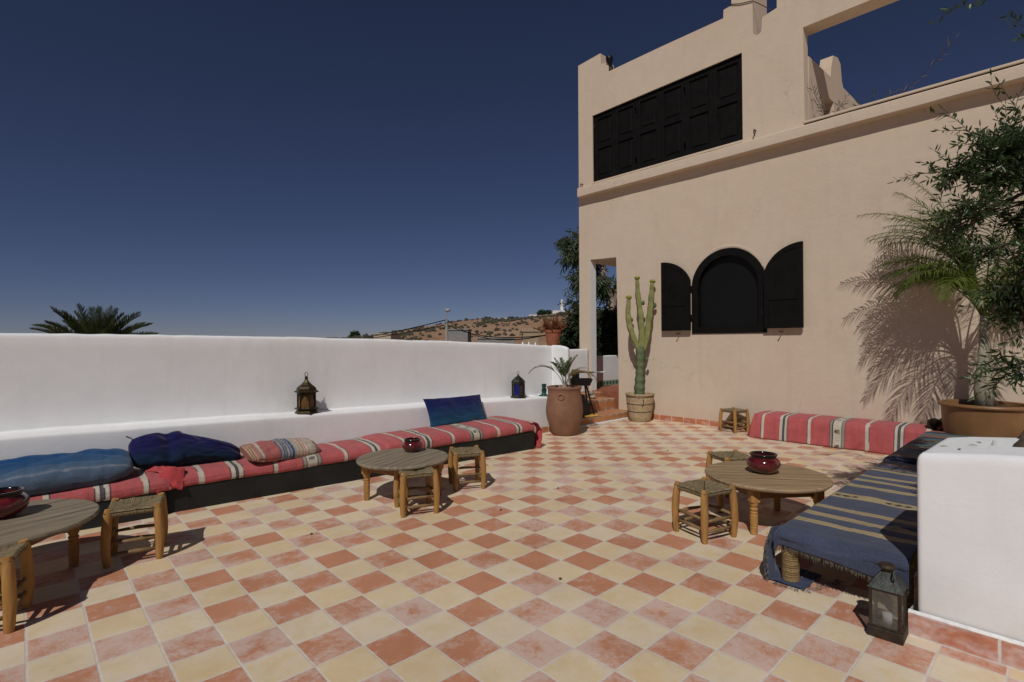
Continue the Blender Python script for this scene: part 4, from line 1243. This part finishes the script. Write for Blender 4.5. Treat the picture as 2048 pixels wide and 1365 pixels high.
# cactus
cx0, cy0 = 6.925, 4.555
cp = empty('cactus_pot', (cx0, cy0, 0), 0, 'cream terracotta pot bound with wire holding the tall cactus', 'plant pot')
def potnoise(a, z): return 1+.004*nz(cos(a)*3, sin(a)*3, z*12)
POTM = NT('peeling_pot'); c_ = POTM.ramp(POTM.noise(26, 5, .7), [(.28, (.20,.10,.05)), (.42, (.36,.26,.15)), (.72, (.46,.37,.24))]); POTM = POTM.fin(c_, .8, POTM.bump(POTM.noise(30, 4), .4, .004), .2)
m = MB(); m.lathe([(0,0),(.150,0),(.158,.006),(.172,.08),(.188,.18),(.200,.28),(.206,.36),(.205,.385),(.214,.392),(.220,.405),(.218,.420),(.206,.424),(.196,.418),(.19,.38)], 48, rfn=potnoise); m.build('pot', POTM, cp, True, 50)
MB().lathe([(0,.385),(.192,.383)], 24).build('soil', SOIL, cp)
m = MB()
for z, r_ in ((.155,.187),(.27,.2015),(.375,.208)):
    m.tube([(r_*cos(t), r_*sin(t), z+.004*sin(3*t)) for t in [2*pi*k/40 for k in range(41)]], .0045, 5)
m.tube([(-.145,-.142,.345),(-.135,-.155,.33),(-.14,-.148,.26),(-.15,-.14,.245)], .006, 5)
m.build('binding_wire', RUST, cp, True)
ca = empty('candelabra_cactus', (cx0, cy0, .38), 0, 'tall three-armed candelabra cactus against the beige wall', 'cactus')
def cac(pts, rad, mat_, name, parent, ribs=4, wav=.12, step=.05, ph=0):
    m = MB(); n = 24; P = [Vector(p) for p in pts]; fine = []; rr = []
    for i in range(len(P)-1):
        k = max(2, int((P[i+1]-P[i]).length/.014))
        for j in range(k): t = j/k; fine.append(P[i]*(1-t)+P[i+1]*t); rr.append(rad[i]*(1-t)+rad[i+1]*t)
    fine.append(P[-1]); rr.append(rad[-1]); L = 0
    vs = []
    for i, p in enumerate(fine):
        if i: L += (fine[i]-fine[i-1]).length
        d = (fine[min(i+3, len(fine)-1)]-fine[max(i-3, 0)]).normalized()
        u = d.cross(Vector((0,1,0))).normalized(); v = d.cross(u)
        seg = 1+.07*sin(L/step*2*pi)+.12*nz(L*7, ribs+pts[0][0]*9)
        for k in range(n):
            a = 2*pi*k/n+ph; rb = 1+wav*1.6*(abs(cos(a*ribs/2))**1.5-.45)
            r_ = rr[i]*seg*rb
            vs.append(p+u*cos(a)*r_+v*sin(a)*r_)
    m.add(vs, [(i*n+k, i*n+(k+1)%n, (i+1)*n+(k+1)%n, (i+1)*n+k) for i in range(len(fine)-1) for k in range(n)]+[tuple(range(n)), tuple(range((len(fine)-1)*n, len(fine)*n))])
    return m.build(name, mat_, parent, True)
rv = Vector((cos(YAW), -sin(YAW), 0))
def cc(lat, z): return tuple(rv*lat)[:2]+(z,)
cac([cc(0,0),cc(-.01,.1),cc(0,.35),cc(.006,.58),cc(.02,.76)], [.066,.072,.060,.066,.056], CACTUSB, 'trunk', ca, 5, .10, .11)
tipz = []
for pts, rad in (([cc(.0,.70),cc(-.08,.86),cc(-.155,1.08),cc(-.175,1.28),cc(-.160,1.49)], [.042,.042,.040,.038,.026]),
                 ([cc(.02,.72),cc(.035,.95),cc(.02,1.25),cc(-.02,1.52),cc(-.03,1.78)], [.046,.045,.040,.037,.025]),
                 ([cc(.05,.70),cc(.11,.90),cc(.155,1.20),cc(.185,1.50),cc(.20,1.73)], [.042,.043,.042,.039,.026])):
    am = cac(pts, rad, CACTUS, 'arm', ca, 4, .20, .16, .5)
    m = MB(); c0 = Vector(pts[-1]); random.seed(int(pts[-1][2]*100))
    for k in range(16):
        a = k*2.4; e = .2+.9*random.random(); d = Vector((cos(a)*cos(e), sin(a)*cos(e), sin(e)))
        m.tube([c0+d*.01, c0+d*.034+Vector((0,0,.006)), c0+d*.052+Vector((0,0,.003))], [.013,.018,.009], 6)
    m.build('flower_crown', CACTUSH, am, True, fix=False)
for (l, z) in ((-.12,1.16),(.06,1.42),(.24,1.38),(.11,.56)):
    m = MB(); m.lathe([(0,-.035),(.018,-.025),(.026,0),(.02,.03),(0,.045)], 8, cc(l, z)); m.build('bud', CACTUSB, ca, True)

# large palm pot
PX, PY = 6.79, .60
bgp = empty('palm_pot', (PX, PY, .0), 0, 'wide ochre clay pot with rolled rim in the right corner by the wall', 'plant pot')
m = MB(); m.lathe([(0,.0),(.27,.0),(.28,.01),(.30,.2),(.322,.39),(.332,.53),(.332,.565),(.350,.570),(.358,.584),(.354,.600),(.338,.606),(.318,.600),(.312,.55)], 64, rfn=lambda a, z: 1+.004*sin(z*70))
m.build('pot', CLAYO, bgp, True, 60)
MB().lathe([(0,.565),(.314,.56)], 30).build('soil', SOIL, bgp)
pp = empty('potted_palm', (PX, PY, .57), 0, 'tall green palm with drooping feathery fronds in the wide ochre pot', 'palm')
m = MB()
m.tube([(0,0,0),(.01,0,.2),(.02,0,.5),(.03,.0,.75),(.04,.0,.95)], [.075,.062,.050,.040,.032], 16, wob=.12)
m.tube([(-.05,.02,0),(-.06,.03,.18),(-.045,.02,.42),(-.01,.01,.66)], [.048,.044,.036,.018], 12, wob=.18)
m.build('trunk', PALMBARK, pp, True)
ml, ms = MB(), MB(); random.seed(21)
vl = pi/2+.22; toward = atan2(-cos(YAW), -sin(YAW))
fr = [(vl, 1.50, 1.62, .75), (vl+.2, 1.46, 1.50, .95), (vl-.2, 1.44, 1.40, 1.2), (vl+2.9, 1.50, 1.50, .8), (vl+1.7, 1.46, 1.45, 1.0)]
rp = random.Random(12)
for k in range(12): fr.append((vl+rp.uniform(-.35, .55), rp.uniform(1.15, 1.45), rp.uniform(.90, 1.22), rp.uniform(1.7, 2.5)))
for k in range(9): fr.append((vl+rp.uniform(-.5, .8), rp.uniform(1.38, 1.5), rp.uniform(1.25, 1.75), rp.uniform(1.1, 1.9)))
for k in range(11): fr.append((vl+.7+k*.36, rp.uniform(1.05, 1.40), rp.uniform(.75, 1.05), rp.uniform(1.7, 2.4)))
for i, (az, el, L, dr) in enumerate(fr):
    # keep fronds off the wall behind
    if cos(az) > .45: az += .5 if sin(az) > 0 else -.5
    palm_frond(ml, ms, (.03+.02*cos(az), .02*sin(az), .86+.05*random.random()), az, el, L, dr, 44, .30, .0085, 1.15, .009, vee=.32, jit=.24, seed=40+i, start=.28)
# a few leaflets would cross the wall: keep them in front of it
ml.v = [(min(x, 7.17-PX), y, z) for x, y, z in ml.v]; ms.v = [(min(x, 7.17-PX), y, z) for x, y, z in ms.v]
ml.build('fronds', PALMLEAF, pp, fix=False); ms.build('frond_stems', PALMLEAF, pp, True, fix=False)

# ---------------------------------------------------------------- leafy trees
def leafset(m, c, dirv, L, W, rnd, droop=0):
    d = (dirv+Vector((0,0,-droop))).normalized(); s = d.cross(Vector((rnd.uniform(-1,1), rnd.uniform(-1,1), rnd.uniform(-.3,1)))).normalized()
    n = d.cross(s); a = c; b = c+d*L
    m.add([a, a+d*L*.35+s*W*.5+n*W*.12, b, a+d*L*.35-s*W*.5+n*W*.12, a+d*L*.7+s*W*.36+n*W*.08, a+d*L*.7-s*W*.36+n*W*.08], [(0,1,4,2),(0,2,5,3)])
def twig(ml, mt, p, d, L, nl, leafL, leafW, rnd, droop=.0, spread=.9, r=.003):
    n = 6; pts = [p.copy()]; q = p.copy(); d = d.normalized()
    for i in range(n):
        d = (d+Vector((rnd.uniform(-.18,.18), rnd.uniform(-.18,.18), rnd.uniform(-.15,.15)-droop*.2))).normalized(); q = q+d*L/n; pts.append(q.copy())
    mt.tube(pts, [r*(1-.7*i/n) for i in range(n+1)], 4, False)
    for k in range(nl):
        t = .15+.85*k/nl; i = min(n-1, int(t*n)); f = t*n-i; c = pts[i]*(1-f)+pts[i+1]*f; dd = (pts[i+1]-pts[i]).normalized()
        u = dd.cross(Vector((rnd.uniform(-1,1), rnd.uniform(-1,1), rnd.uniform(-1,1)))).normalized()
        leafset(ml, c, dd*(1-spread*.5)+u*spread, leafL*rnd.uniform(.7,1.2), leafW*rnd.uniform(.8,1.15), rnd, droop)
    leafset(ml, pts[-1], d, leafL, leafW, rnd, droop)
def crown_tree(name, loc, limbs, blobs, ntw, leafL, leafW, nl, twL, mleaf, mbark, label, cat, seed, droop=.1, out=.8, r=.003, vert=0):
    rnd = random.Random(seed); root = empty(name, loc, 0, label, cat); base = Vector(loc)
    ml, mt = MB(), MB(); nodes = []
    for pts, rad in limbs:
        P = [Vector(p)-base for p in pts]; fine = []
        for i in range(len(P)-1):
            for j in range(5): fine.append(P[i]*(1-j/5)+P[i+1]*j/5)
        fine.append(P[-1]); n = len(fine)
        fine = [p+Vector((nz(i*.5, seed), nz(i*.5, seed+7), 0))*rad[0]*.8*(1 if 0 < i else 0) for i, p in enumerate(fine)]
        mt.tube(fine, [rad[0]*(1-i/(n-1))+rad[1]*i/(n-1) for i in range(n)], 9, True, wob=.2)
        nodes += fine[n//3:]
    tot = sum(b[1]**2 for b in blobs)
    for c, rr, *sq in blobs:
        c = Vector(c)-base; sqz = sq[0] if sq else 1
        # secondary branches into the blob
        near = sorted(nodes, key=lambda q: (q-c).length)[:1][0]
        sub = []
        for k in range(max(3, int(ntw*rr*rr/tot/22))):
            dv = Vector((rnd.gauss(0,1), rnd.gauss(0,1), rnd.gauss(0,1))).normalized()*rr*rnd.uniform(.35,.8); dv.z *= sqz
            e = c+dv; mid = near*.45+e*.55+Vector((rnd.uniform(-.1,.1), rnd.uniform(-.1,.1), rnd.uniform(-.05,.1)))*rr
            mt.tube([near, mid, e], [r*3, r*2, r*1.1], 5, False); sub += [mid*.5+e*.5, e, e*.75+mid*.25]
        for k in range(int(ntw*rr*rr/tot)):
            s = rnd.choice(sub); dv = (s-c); dv = dv.normalized() if dv.length > 1e-3 else Vector((0,0,1))
            dd = dv*out+Vector((rnd.gauss(0,.6), rnd.gauss(0,.6), rnd.gauss(0,.5)+vert))
            twig(ml, mt, s, dd, twL*rnd.uniform(.6,1.2), nl, leafL, leafW, rnd, droop, r=r)
    ml.build('crown', mleaf, root, fix=False); mt.build('trunk', mbark, root, True, fix=False)
    return root
# the shrub in the planter
b0 = (3.16, .10, .60)
limbs = [([b0, (3.20,.02,.85), (3.33,-.20,1.15), (3.50,-.32,1.5), (3.62,-.30,1.85)], (.055,.030)),
         ([(3.30,-.16,1.08), (3.45,.0,1.25), at(2050,640,2.75)], (.03,.012)),
         ([(3.50,-.32,1.5), tuple(at(2075,420,2.75)), tuple(at(2020,330,2.8))], (.028,.010)),
         ([(3.62,-.30,1.85), tuple(at(2110,200,2.8)), tuple(at(2060,120,2.8))], (.024,.010)),
         ([(3.16,.10,.62), (3.20,.16,.74), (3.30,.13,.82), (3.42,.05,.95)], (.045,.02))]
B = lambda px, py, D, r, *s: (tuple(at(px, py, D)), r, *s)
crown_tree('planter_shrub', b0, limbs, [B(1955,340,2.85,.20), B(2010,310,2.8,.24), B(1990,430,2.75,.26), B(2060,470,2.7,.30), B(2005,545,2.8,.13), B(2080,330,2.8,.30), B(2090,640,2.7,.22), B(2055,745,2.55,.10,.7), B(1930,440,2.9,.12), B(2130,560,2.8,.30), B(2150,300,2.8,.3), B(2135,185,2.85,.2)],
           1150, .042, .0115, 13, .17, LEAF, BARK, 'leafy olive-like shrub leaning out of the white planter at the right edge', 'shrub', 5, droop=.05, out=.7, r=.0024)
rnd = random.Random(77); ml, mt = MB(), MB()
tr = bpy.data.objects['planter_shrub']; bs = Vector(b0)
for (p, q, n) in ((at(2075,330,2.8), at(1986,175,2.75), 1), (at(1990,330,2.8), at(1890,215,2.75), 1), (at(1960,350,2.8), at(1822,345,2.75), 1), (at(1990,420,2.8), at(1850,450,2.8), 1), (at(2100,100,2.9), at(2030,30,2.85), 1), (at(2090,-60,2.9), at(1915,5,2.8), 1), (at(2050,720,2.6), at(1985,790,2.5), 1), (at(2060,640,2.6), at(2000,745,2.55), 1), (at(2070,750,2.5), at(2005,705,2.5), 1)):
    d = q-p; twig(ml, mt, p-bs, d, d.length, int(d.length/.020), .045, .012, rnd, 0, .8, .0035)
    for t in (.35, .6, .8): twig(ml, mt, p-bs+d*t, d*.6+Vector((rnd.uniform(-.3,.3), rnd.uniform(-.3,.3), rnd.uniform(-.2,.3)))*.6, d.length*.32, 8, .042, .011, rnd, 0, .8, .002)
ml.build('sprays', LEAF, tr, fix=False); mt.build('spray_twigs', BARK, tr, fix=False)
# gnarled stump parts at the planter
m = MB(); m.tube([(3.09,.10,.58),(3.11,.06,.72),(3.16,.0,.84),(3.20,-.09,.95)], [.085,.07,.06,.05], 12, wob=.35)
m.tube([(3.02,.02,.58),(3.05,.06,.68),(3.02,.0,.80)], [.06,.05,.03], 10, wob=.3)
m.v = [tuple(Vector(v)-bs) for v in m.v]
m.build('stump', BARK, tr, True)

# trees behind the house
crown_tree('eucalyptus_tree', (11.3, 8.8, -3.2), [([(11.3,8.8,-3.2),(11.35,8.8,-.5),(11.2,8.75,1.5),tuple(at(1225,610,14)),tuple(at(1205,540,14)),tuple(at(1180,500,14))], (.20,.05)), ([tuple(at(1230,620,14)), tuple(at(1250,500,14))], (.08,.03))],
           [B(1160,510,14,.40), B(1163,560,14,.30), B(1185,500,14,.4), B(1215,570,14.3,.22), B(1158,480,14,.3), B(1262,470,14.5,.5), B(1185,560,14,.28), B(1242,610,14.5,.3)], 1150, .20, .035, 12, .42, EUCA, PALEBARK, 'tall drooping eucalyptus behind the corner of the beige house', 'tree', 9, droop=.7, r=.008)
crown_tree('dark_tree', (10.2, 7.7, -3.2), [([(10.2,7.7,-3.2),(10.2,7.7,-1),(10.15,7.65,.6),tuple(at(1200,650,12.6))], (.16,.05))],
           [B(1148,622,12.5,.26), B(1152,655,12.5,.34), B(1155,695,12.5,.42), B(1190,660,12.3,.5), B(1225,665,12.5,.55), B(1220,710,12.5,.6), B(1258,640,12.8,.4), B(1128,695,12.6,.26), B(1185,730,12.5,.7)], 2600, .09, .035, 14, .28, BUSH, BARK, 'dense dark green tree seen through the doorway of the house', 'tree', 10, droop=.2, r=.006)
# date palm beyond the wall, far left
dp = empty('date_palm', (1.461, 17.796, -3.2), 0, 'crown of a date palm rising behind the white wall at the far left', 'palm')
m = MB(); m.tube([(0,0,0),(.05,0,1.5),(0,0,3),(0,0,4.25)], [.3,.26,.25,.28], 14, wob=.25); m.build('trunk', BARK, dp, True)
ml, ms = MB(), MB(); random.seed(31)
for i in range(54):
    az = i*2.39996; el = 1.50-.95*(i/54)**.8
    palm_frond(ml, ms, (.1*cos(az), .1*sin(az), 4.0), az, el, random.uniform(1.35,1.75), .55+.35*(i/54), 42, .36, .022, .12, .02, vee=.9, jit=.10, seed=300+i, start=.12)
ml.build('fronds', PALMFAR, dp, fix=False); ms.build('frond_stems', PALMFAR, dp, fix=False)

# flower pot on the wall end
fp = empty('flower_pot', (5.64, 5.17, 1.15), 0, 'terracotta pot with reddish aloe on the end of the white wall', 'plant pot')
m = MB(); m.lathe([(0,0),(.075,0),(.08,.01),(.10,.12),(.108,.20),(.120,.205),(.122,.235),(.112,.24),(.104,.22)], 28); m.build('pot', CLAYR, fp, True, 50)
MB().lathe([(0,.212),(.11,.21)], 20).build('soil', SOIL, fp)
m = MB(); rnd = random.Random(4)
for k in range(110):
    a = rnd.uniform(0, 2*pi); e = rnd.uniform(.2, 1.3); L = rnd.uniform(.12,.25); b = Vector((rnd.uniform(-.06,.06), rnd.uniform(-.06,.06), .21)); d = Vector((cos(a)*cos(e), sin(a)*cos(e), sin(e)))
    m.tube([b, b+d*L*.5, b+d*L+Vector((0,0,.02))], [.010,.013,.003], 5, False)
al_ = m.build('red_aloe', SUCC, fp, True, fix=False); al_.name = 'aloe_leaves'

# dry plants on the roof terrace
def dryplant(loc, label, specs, mat_, seed):
    rnd = random.Random(seed); r = empty('roof_plant', loc, 0, label, 'plant'); ml, mt = MB(), MB()
    for (az, el, L, nl) in specs:
        d = Vector((cos(az)*cos(el), sin(az)*cos(el), sin(el))); twig(ml, mt, Vector((0,0,0)), d, L, nl, .10, .010, rnd, .02, .75, .005)
    ml.build('leaves', mat_, r, fix=False); mt.build('stems', BARK, r, fix=False)
dryplant((7.45, 2.12, 3.92), 'small spiky green plant on the roof beside the jamb of the opening', [(1.6,1.5,.55,22),(0,1.1,.3,10),(4.6,1.0,.35,10),(3,1.2,.3,8)], BUSH, 1)
dryplant((7.55, 1.80, 3.92), 'low spiky green plant on the roof in front of the dark recess', [(1.6,1.1,.35,14),(4.7,.9,.4,14),(0,1.3,.3,10),(-1.2,.5,.35,10),(2.2,.6,.3,9)], EUCA, 2)
dryplant((7.55, 1.65, 3.92), 'dry arching twigs rising above the roof coping', [(-1.57,.62,1.0,26),(-1.5,1.0,.4,12),(-1.5,.3,.6,14)], simple('dry_twig', (.12,.09,.07), .9), 3)

# ---------------------------------------------------------------- barbecue by the steps
gr = empty('barbecue', (6.12, 5.06, .104), 0, 'small black charcoal barbecue with steel grill standing on the steps', 'barbecue')
lt, dp_ = rv, Vector((sin(YAW), cos(YAW), 0))
def L3(a, b, z): v = lt*a+dp_*b; return (v.x, v.y, z)
m = MB(); zz = .46
c0 = [L3(-.14,-.10,zz),L3(.13,-.10,zz),L3(.13,.10,zz),L3(-.14,.10,zz)]; c1 = [L3(-.16,-.13,zz+.10),L3(.17,-.13,zz+.10),L3(.17,.13,zz+.10),L3(-.16,.13,zz+.10)]; c2 = [tuple(Vector(p)*.93+Vector((0,0,zz*.07+.006))) for p in c1]
m.add(c0+c1+c2, [(0,1,2,3),(0,1,5,4),(1,2,6,5),(2,3,7,6),(3,0,4,7),(4,5,9,8),(5,6,10,9),(6,7,11,10),(7,4,8,11)])
m.build('tray', BLACKMETAL, gr)
m = MB(); m.tube([L3(.08,-.08,zz), L3(.20,-.04,.02)], .013, 8); m.build('leg', BLACKMETAL, gr)
m = MB(); m.tube([L3(.08,.08,zz), L3(.14,.12,.0)], .013, 8); m.build('leg', BLACKMETAL, gr)
m = MB(); m.tube([L3(-.10,0,zz), L3(-.14,.0,.0)], .013, 8); m.build('leg', BLACKMETAL, gr)
m = MB()
for k in range(9): m.tube([L3(-.10,-.09+.022*k,.655), L3(.20,-.09+.022*k,.655)], .0045, 5)
m.tube([L3(-.10,-.10,.655), L3(-.10,.10,.655)], .006, 5); m.tube([L3(.20,-.10,.655), L3(.20,.10,.655)], .006, 5)
m.box(*sorted((L3(-.15,0,0)[0], L3(-.11,0,0)[0])), -.05, .07, .55, .70)
m.build('grill_rack', BLACKMETAL, gr)
m = MB(); m.tube([L3(.20,0,.655), L3(.34,0,.662)], .005, 6); m.tube([L3(.20,-.05,.655), L3(.30,-.03,.655), L3(.36,-.03,.665)], .004, 6); m.build('rack_handle', SILVER, gr)
bx_ = empty('charcoal_bin', (6.00, 5.02, .104), -.05, 'black metal charcoal box on the lowest step beside the clay jar', 'box')
m = MB(); m.bbox(-.10,.20,-.09,.10,.0,.20,.01); m.build('box_body', BLACKMETAL, bx_)
m = MB(); m.poly([[(-.10,.203),(.13,.203),(.08,.33),(-.10,.38)]], lambda a, b, d: (a, d, b), -.07, .08); m.build('lid', BLACKMETAL, bx_)
m = MB(); m.bbox(-.13,.13,-.04,.04,0,.025,.004)
o = m.build('yellow_board', YELLOWW); o.location = (6.17, 4.915, .106); o.rotation_euler = (0,0,-.1)
tag(o, 'short yellow painted board lying on the lowest step', 'board')
rk = MB()
rk.lathe([(0,0),(.05,.005),(.06,.04),(.035,.075),(0,.085)], 10, (0,0,0), rfn=lambda a, z: 1+.3*nz(cos(a)*2, sin(a)*2, z*20)); rk.lathe([(0,.06),(.035,.07),(.04,.11),(0,.14)], 9, (-.03,.0,0)); 
o = rk.build('stone_ornament', simple('speckled_stone', (.3,.27,.22), .85, var=.6, sc=40, bump=.6), None, True); o.location = (6.82, 5.38, .286)
tag(o, 'small speckled stone ornament on the middle step by the white wall', 'ornament')

# pebbles and scraps on the floor
for i, (x, y) in enumerate(((2.55,2.86),(3.27,2.95),(4.30,3.50),(2.03,1.82),(5.25,3.1),(1.36,3.35))):
    m = MB(); m.lathe([(0,0),(.008,.001),(.009,.005),(.004,.009),(0,.01)], 7, rfn=lambda a, z: 1+.3*nz(cos(a), sin(a), i)); o = m.build('floor_pebble', BARK); o.location = (x, y, .001)
    tag(o, 'tiny dark pebble lying on the tiled floor', 'pebble', 'dark pebbles on the floor tiles')

# ---------------------------------------------------------------- distant hillside
ridge = [(-400,684),(500,684),(640,679),(700,674),(750,669),(800,664),(850,655),(895,647),(930,644),(1000,641),(1060,637),(1100,633),(1140,629),(1200,627),(1300,630),(1500,645),(1800,668),(2300,684)]
def ry(px):
    for (a, ya), (b, yb) in zip(ridge, ridge[1:]):
        if a <= px <= b: return ya+(yb-ya)*(px-a)/(b-a)
    return 684
def hillpt(px, t):
    "t 0..1 from foot to ridge, 1..1.5 behind it"
    D = 95+150*t
    zr = H+(683-ry(px))/F_PX*245
    e = -3.4+(zr+3.4)*(sin(min(t, 1)*pi/2)**1.25) if t <= 1 else zr-(t-1)*14
    P = at(px, 683, D); P.z = e+.8*nz(P.x, P.y, 0, .05)*min(1, t*1.5)*(1 if t < 1 else 0)
    return P
m = MB(); m.grid(150, 50, lambda u, v: hillpt(-300+2500*u, v*1.4))
t_ = NT('hill_soil'); hc = t_.ramp(t_.noise(.05, 7, .65), [(.3, (.24,.125,.07)), (.5, (.36,.20,.12)), (.7, (.44,.28,.18))]); HS = t_.fin(t_.mix(.35, hc, t_.ramp(t_.noise(.6, 5, .7), [(.4, (.14,.10,.06)), (.6, (.36,.23,.15))])), .95)
tag(m.build('hill', HS, None, True), kind='structure')
m = MB(); rnd = random.Random(6)
for k in range(2600):
    px = rnd.uniform(560, 1300); t = rnd.uniform(.25, 1.0)**.8; P = hillpt(px, t)
    if nz(P.x, P.y, 0, .045)+rnd.uniform(-.25,.35) < -.02: continue
    r_ = rnd.uniform(.28, .72)*(1.3 if rnd.random() < .15 else 1)*(.7+.4*t); n = 7; vs = []
    for i, (q, zz_) in enumerate(((.75,0),(1.05,.45),(.75,.95),(.25,1.25))):
        for j in range(n):
            a = 2*pi*j/n; rr = r_*q*rnd.uniform(.75,1.25); vs.append((P.x+rr*cos(a), P.y+rr*sin(a), P.z+r_*zz_*rnd.uniform(.85,1.15)-.1))
    m.add(vs, [(i*n+j, i*n+(j+1)%n, (i+1)*n+(j+1)%n, (i+1)*n+j) for i in range(3) for j in range(n)]+[tuple(range(3*n, 4*n))])
tag(m.build('hill_scrub', simple('scrub', (.055,.055,.036), .95, var=.35, sc=.3)), 'dark low scrub dotting the reddish hillside', 'scrub', kind='stuff')

def fbox(name, px0, px1, py0, py1, D, depth, mat_, label, cat, parts=None, base=None):
    a, b = at(px0, py1, D), at(px1, py1, D); topz = at((px0+px1)/2, py0, D).z; botz = b.z if base is None else base
    ux = (b-a); ux.z = 0; Lx = ux.length; ux.normalize(); uy = Vector((-ux.y, ux.x, 0))
    if uy.dot(FW) < 0: uy = -uy
    c = a.copy(); c.z = botz
    r = empty(name, c, atan2(ux.y, ux.x), label, cat)
    h = topz-botz
    MB().bbox(0, Lx, 0, depth, 0, h, .04).build('wall', mat_, r)
    MB().box(-.1, Lx+.1, -.1, depth+.1, h+.004, h+.16).build('roof', mat_, r)
    for (x0, x1, z0, z1) in (parts or []): MB().box(Lx*x0, Lx*x1, -.03, .2, h*z0, h*z1).build('window', BLACKW, r)
    return r
BLOCK = NT('concrete_blocks'); br = BLOCK.n('TexBrick'); BLOCK.l(BLOCK.scaled((1, 1, 1)), br.inputs[0]); br.inputs['Scale'].default_value = 2.2; br.inputs['Color1'].default_value = (.22,.215,.205,1); br.inputs['Color2'].default_value = (.30,.29,.275,1); br.inputs['Mortar'].default_value = (.12,.12,.115,1)
mp = [x for x in BLOCK.t.nodes if x.type == 'MAPPING'][0]; mp.inputs['Rotation'].default_value = (radians(90), 0, 0)
BLOCK = BLOCK.fin(br.outputs[0], .9)
fbox('block_house', 896, 936, 661, 700, 60, 5, BLOCK, 'grey concrete block building right behind the utility pole', 'building', base=-3.2)
fbox('block_wall', 955, 1030, 678, 700, 58, 1, BLOCK, 'low grey concrete block wall at the foot of the hill', 'wall', base=-3.2)
fbox('tan_building', 1046, 1078, 664, 700, 48, 6, TAN, 'windowless tan building at the foot of the hill, just left of the aloe pot', 'building', base=-3.2)
fbox('beige_house', 747, 782, 669, 690, 90, 8, simple('pale_render', (.42,.35,.26), .9), 'small pale beige house on the horizon behind the white wall', 'house', [(.1,.2,.7,.85),(.5,.6,.7,.85)], base=-3.2)
# white buildings on the ridge
fbox('hilltop_wall', 985, 1035, 637, 645, 244, 4, FARWHITE, 'low white wall on the middle of the hilltop', 'wall')
fbox('hilltop_wall', 1058, 1108, 630, 637, 246, 4, FARWHITE, 'long white wall on the hilltop, left of the white building', 'wall')
fbox('hilltop_building', 1106, 1158, 621.5, 632, 246, 10, FARWHITE, 'white building on the hilltop beside the slim tower', 'building', [(.2,.26,.3,.6),(.6,.66,.3,.6)])
tw = empty('minaret', at(1124, 634, 250), .8, 'slim white minaret on the hilltop above the white building', 'tower')
MB().bbox(-.7,.7,-.7,.7,0,7.0,.1).build('shaft', FARWHITE, tw); MB().bbox(-.95,.95,-.95,.95,5.4,5.8,.05).build('balcony', FARWHITE, tw); MB().lathe([(.4,7.0),(.45,7.6),(.3,8.1),(0,8.5)], 12).build('dome', FARWHITE, tw, True)
for i, (px, py, r_) in enumerate(((1084,629,2.0),(1095,629,1.9),(975,642,1.8),(1022,638.5,1.2),(710,671,1.9))):
    base_ = at(px, py+3, 238); g = empty('hilltop_tree', base_, 0, ('round dark tree on the hilltop, left of a touching pair','round dark tree on the hilltop, right of a touching pair','single dark tree on the ridge left of the middle white wall','smaller dark tree on the ridge at the end of the middle white wall','dark tree on the low left end of the ridge')[i], 'tree', 'dark trees on the hilltop')
    MB().lathe([(.25,-1),(.2,1.2)], 6, caps=True).build('trunk', BARK, g)
    m = MB(); rnd = random.Random(i)
    for k in range(420):
        d = Vector((rnd.gauss(0,1), rnd.gauss(0,1), rnd.gauss(0,.6))).normalized()*r_*rnd.uniform(.3,1.05); d.z = d.z*.8+r_*.6; leafset(m, d, Vector((rnd.uniform(-1,1), rnd.uniform(-1,1), rnd.uniform(-1,1))), .9, .6, rnd)
    m.build('crown', BUSH, g, fix=False)

# utility pole, lamp, cables
up = empty('utility_pole', (26.65, 36.69, -3.2), 0, 'grey concrete utility pole with a street lamp rising above the white wall', 'utility pole')
m = MB(); m.tube([(0,0,0),(0,0,5.9)], [.17,.12], 8); m.build('pole', CONC, up)
m = MB(); m.tube([(0,0,5.7),(0,0,6.7),(.02,0,7.0)], .04, 6); m.build('lamp_arm', CONC, up)
m = MB(); m.lathe([(0,.16),(.2,.1),(.26,0),(.2,-.1),(0,-.14)], 14, (.1,-.05,7.12)); m.build('lamp_head', simple('grey_lamp', (.35,.35,.33), .4), up, True)
m = MB(); m.tube([(-.25,.0,5.8),(.25,.0,5.8)], .05, 6); m.build('crossarm', CONC, up)
def cable(p, q, sag, r_, label):
    p, q = Vector(p), Vector(q); n = 30
    m = MB(); m.tube([p*(1-k/n)+q*(k/n)-Vector((0,0,sag*4*(k/n)*(1-k/n))) for k in range(n+1)], r_, 5); tag(m.build('power_cable', BLACKW), label, 'cable')
tp = at(893, 640, 45)
cable(tp, at(560, 688, 95), .8, .045, 'upper dark power cable running left from the utility pole')
cable(at(893, 650, 45), at(540, 694, 95), .6, .045, 'lower dark power cable running left from the utility pole')
cable(tp+Vector((.1,0,0)), at(1190, 640, 20), 1.2, .028, 'upper dark power cable running right from the utility pole to the house')
cable(at(894, 650, 45), at(1190, 655, 20), .7, .028, 'lower dark power cable running right from the utility pole to the house')
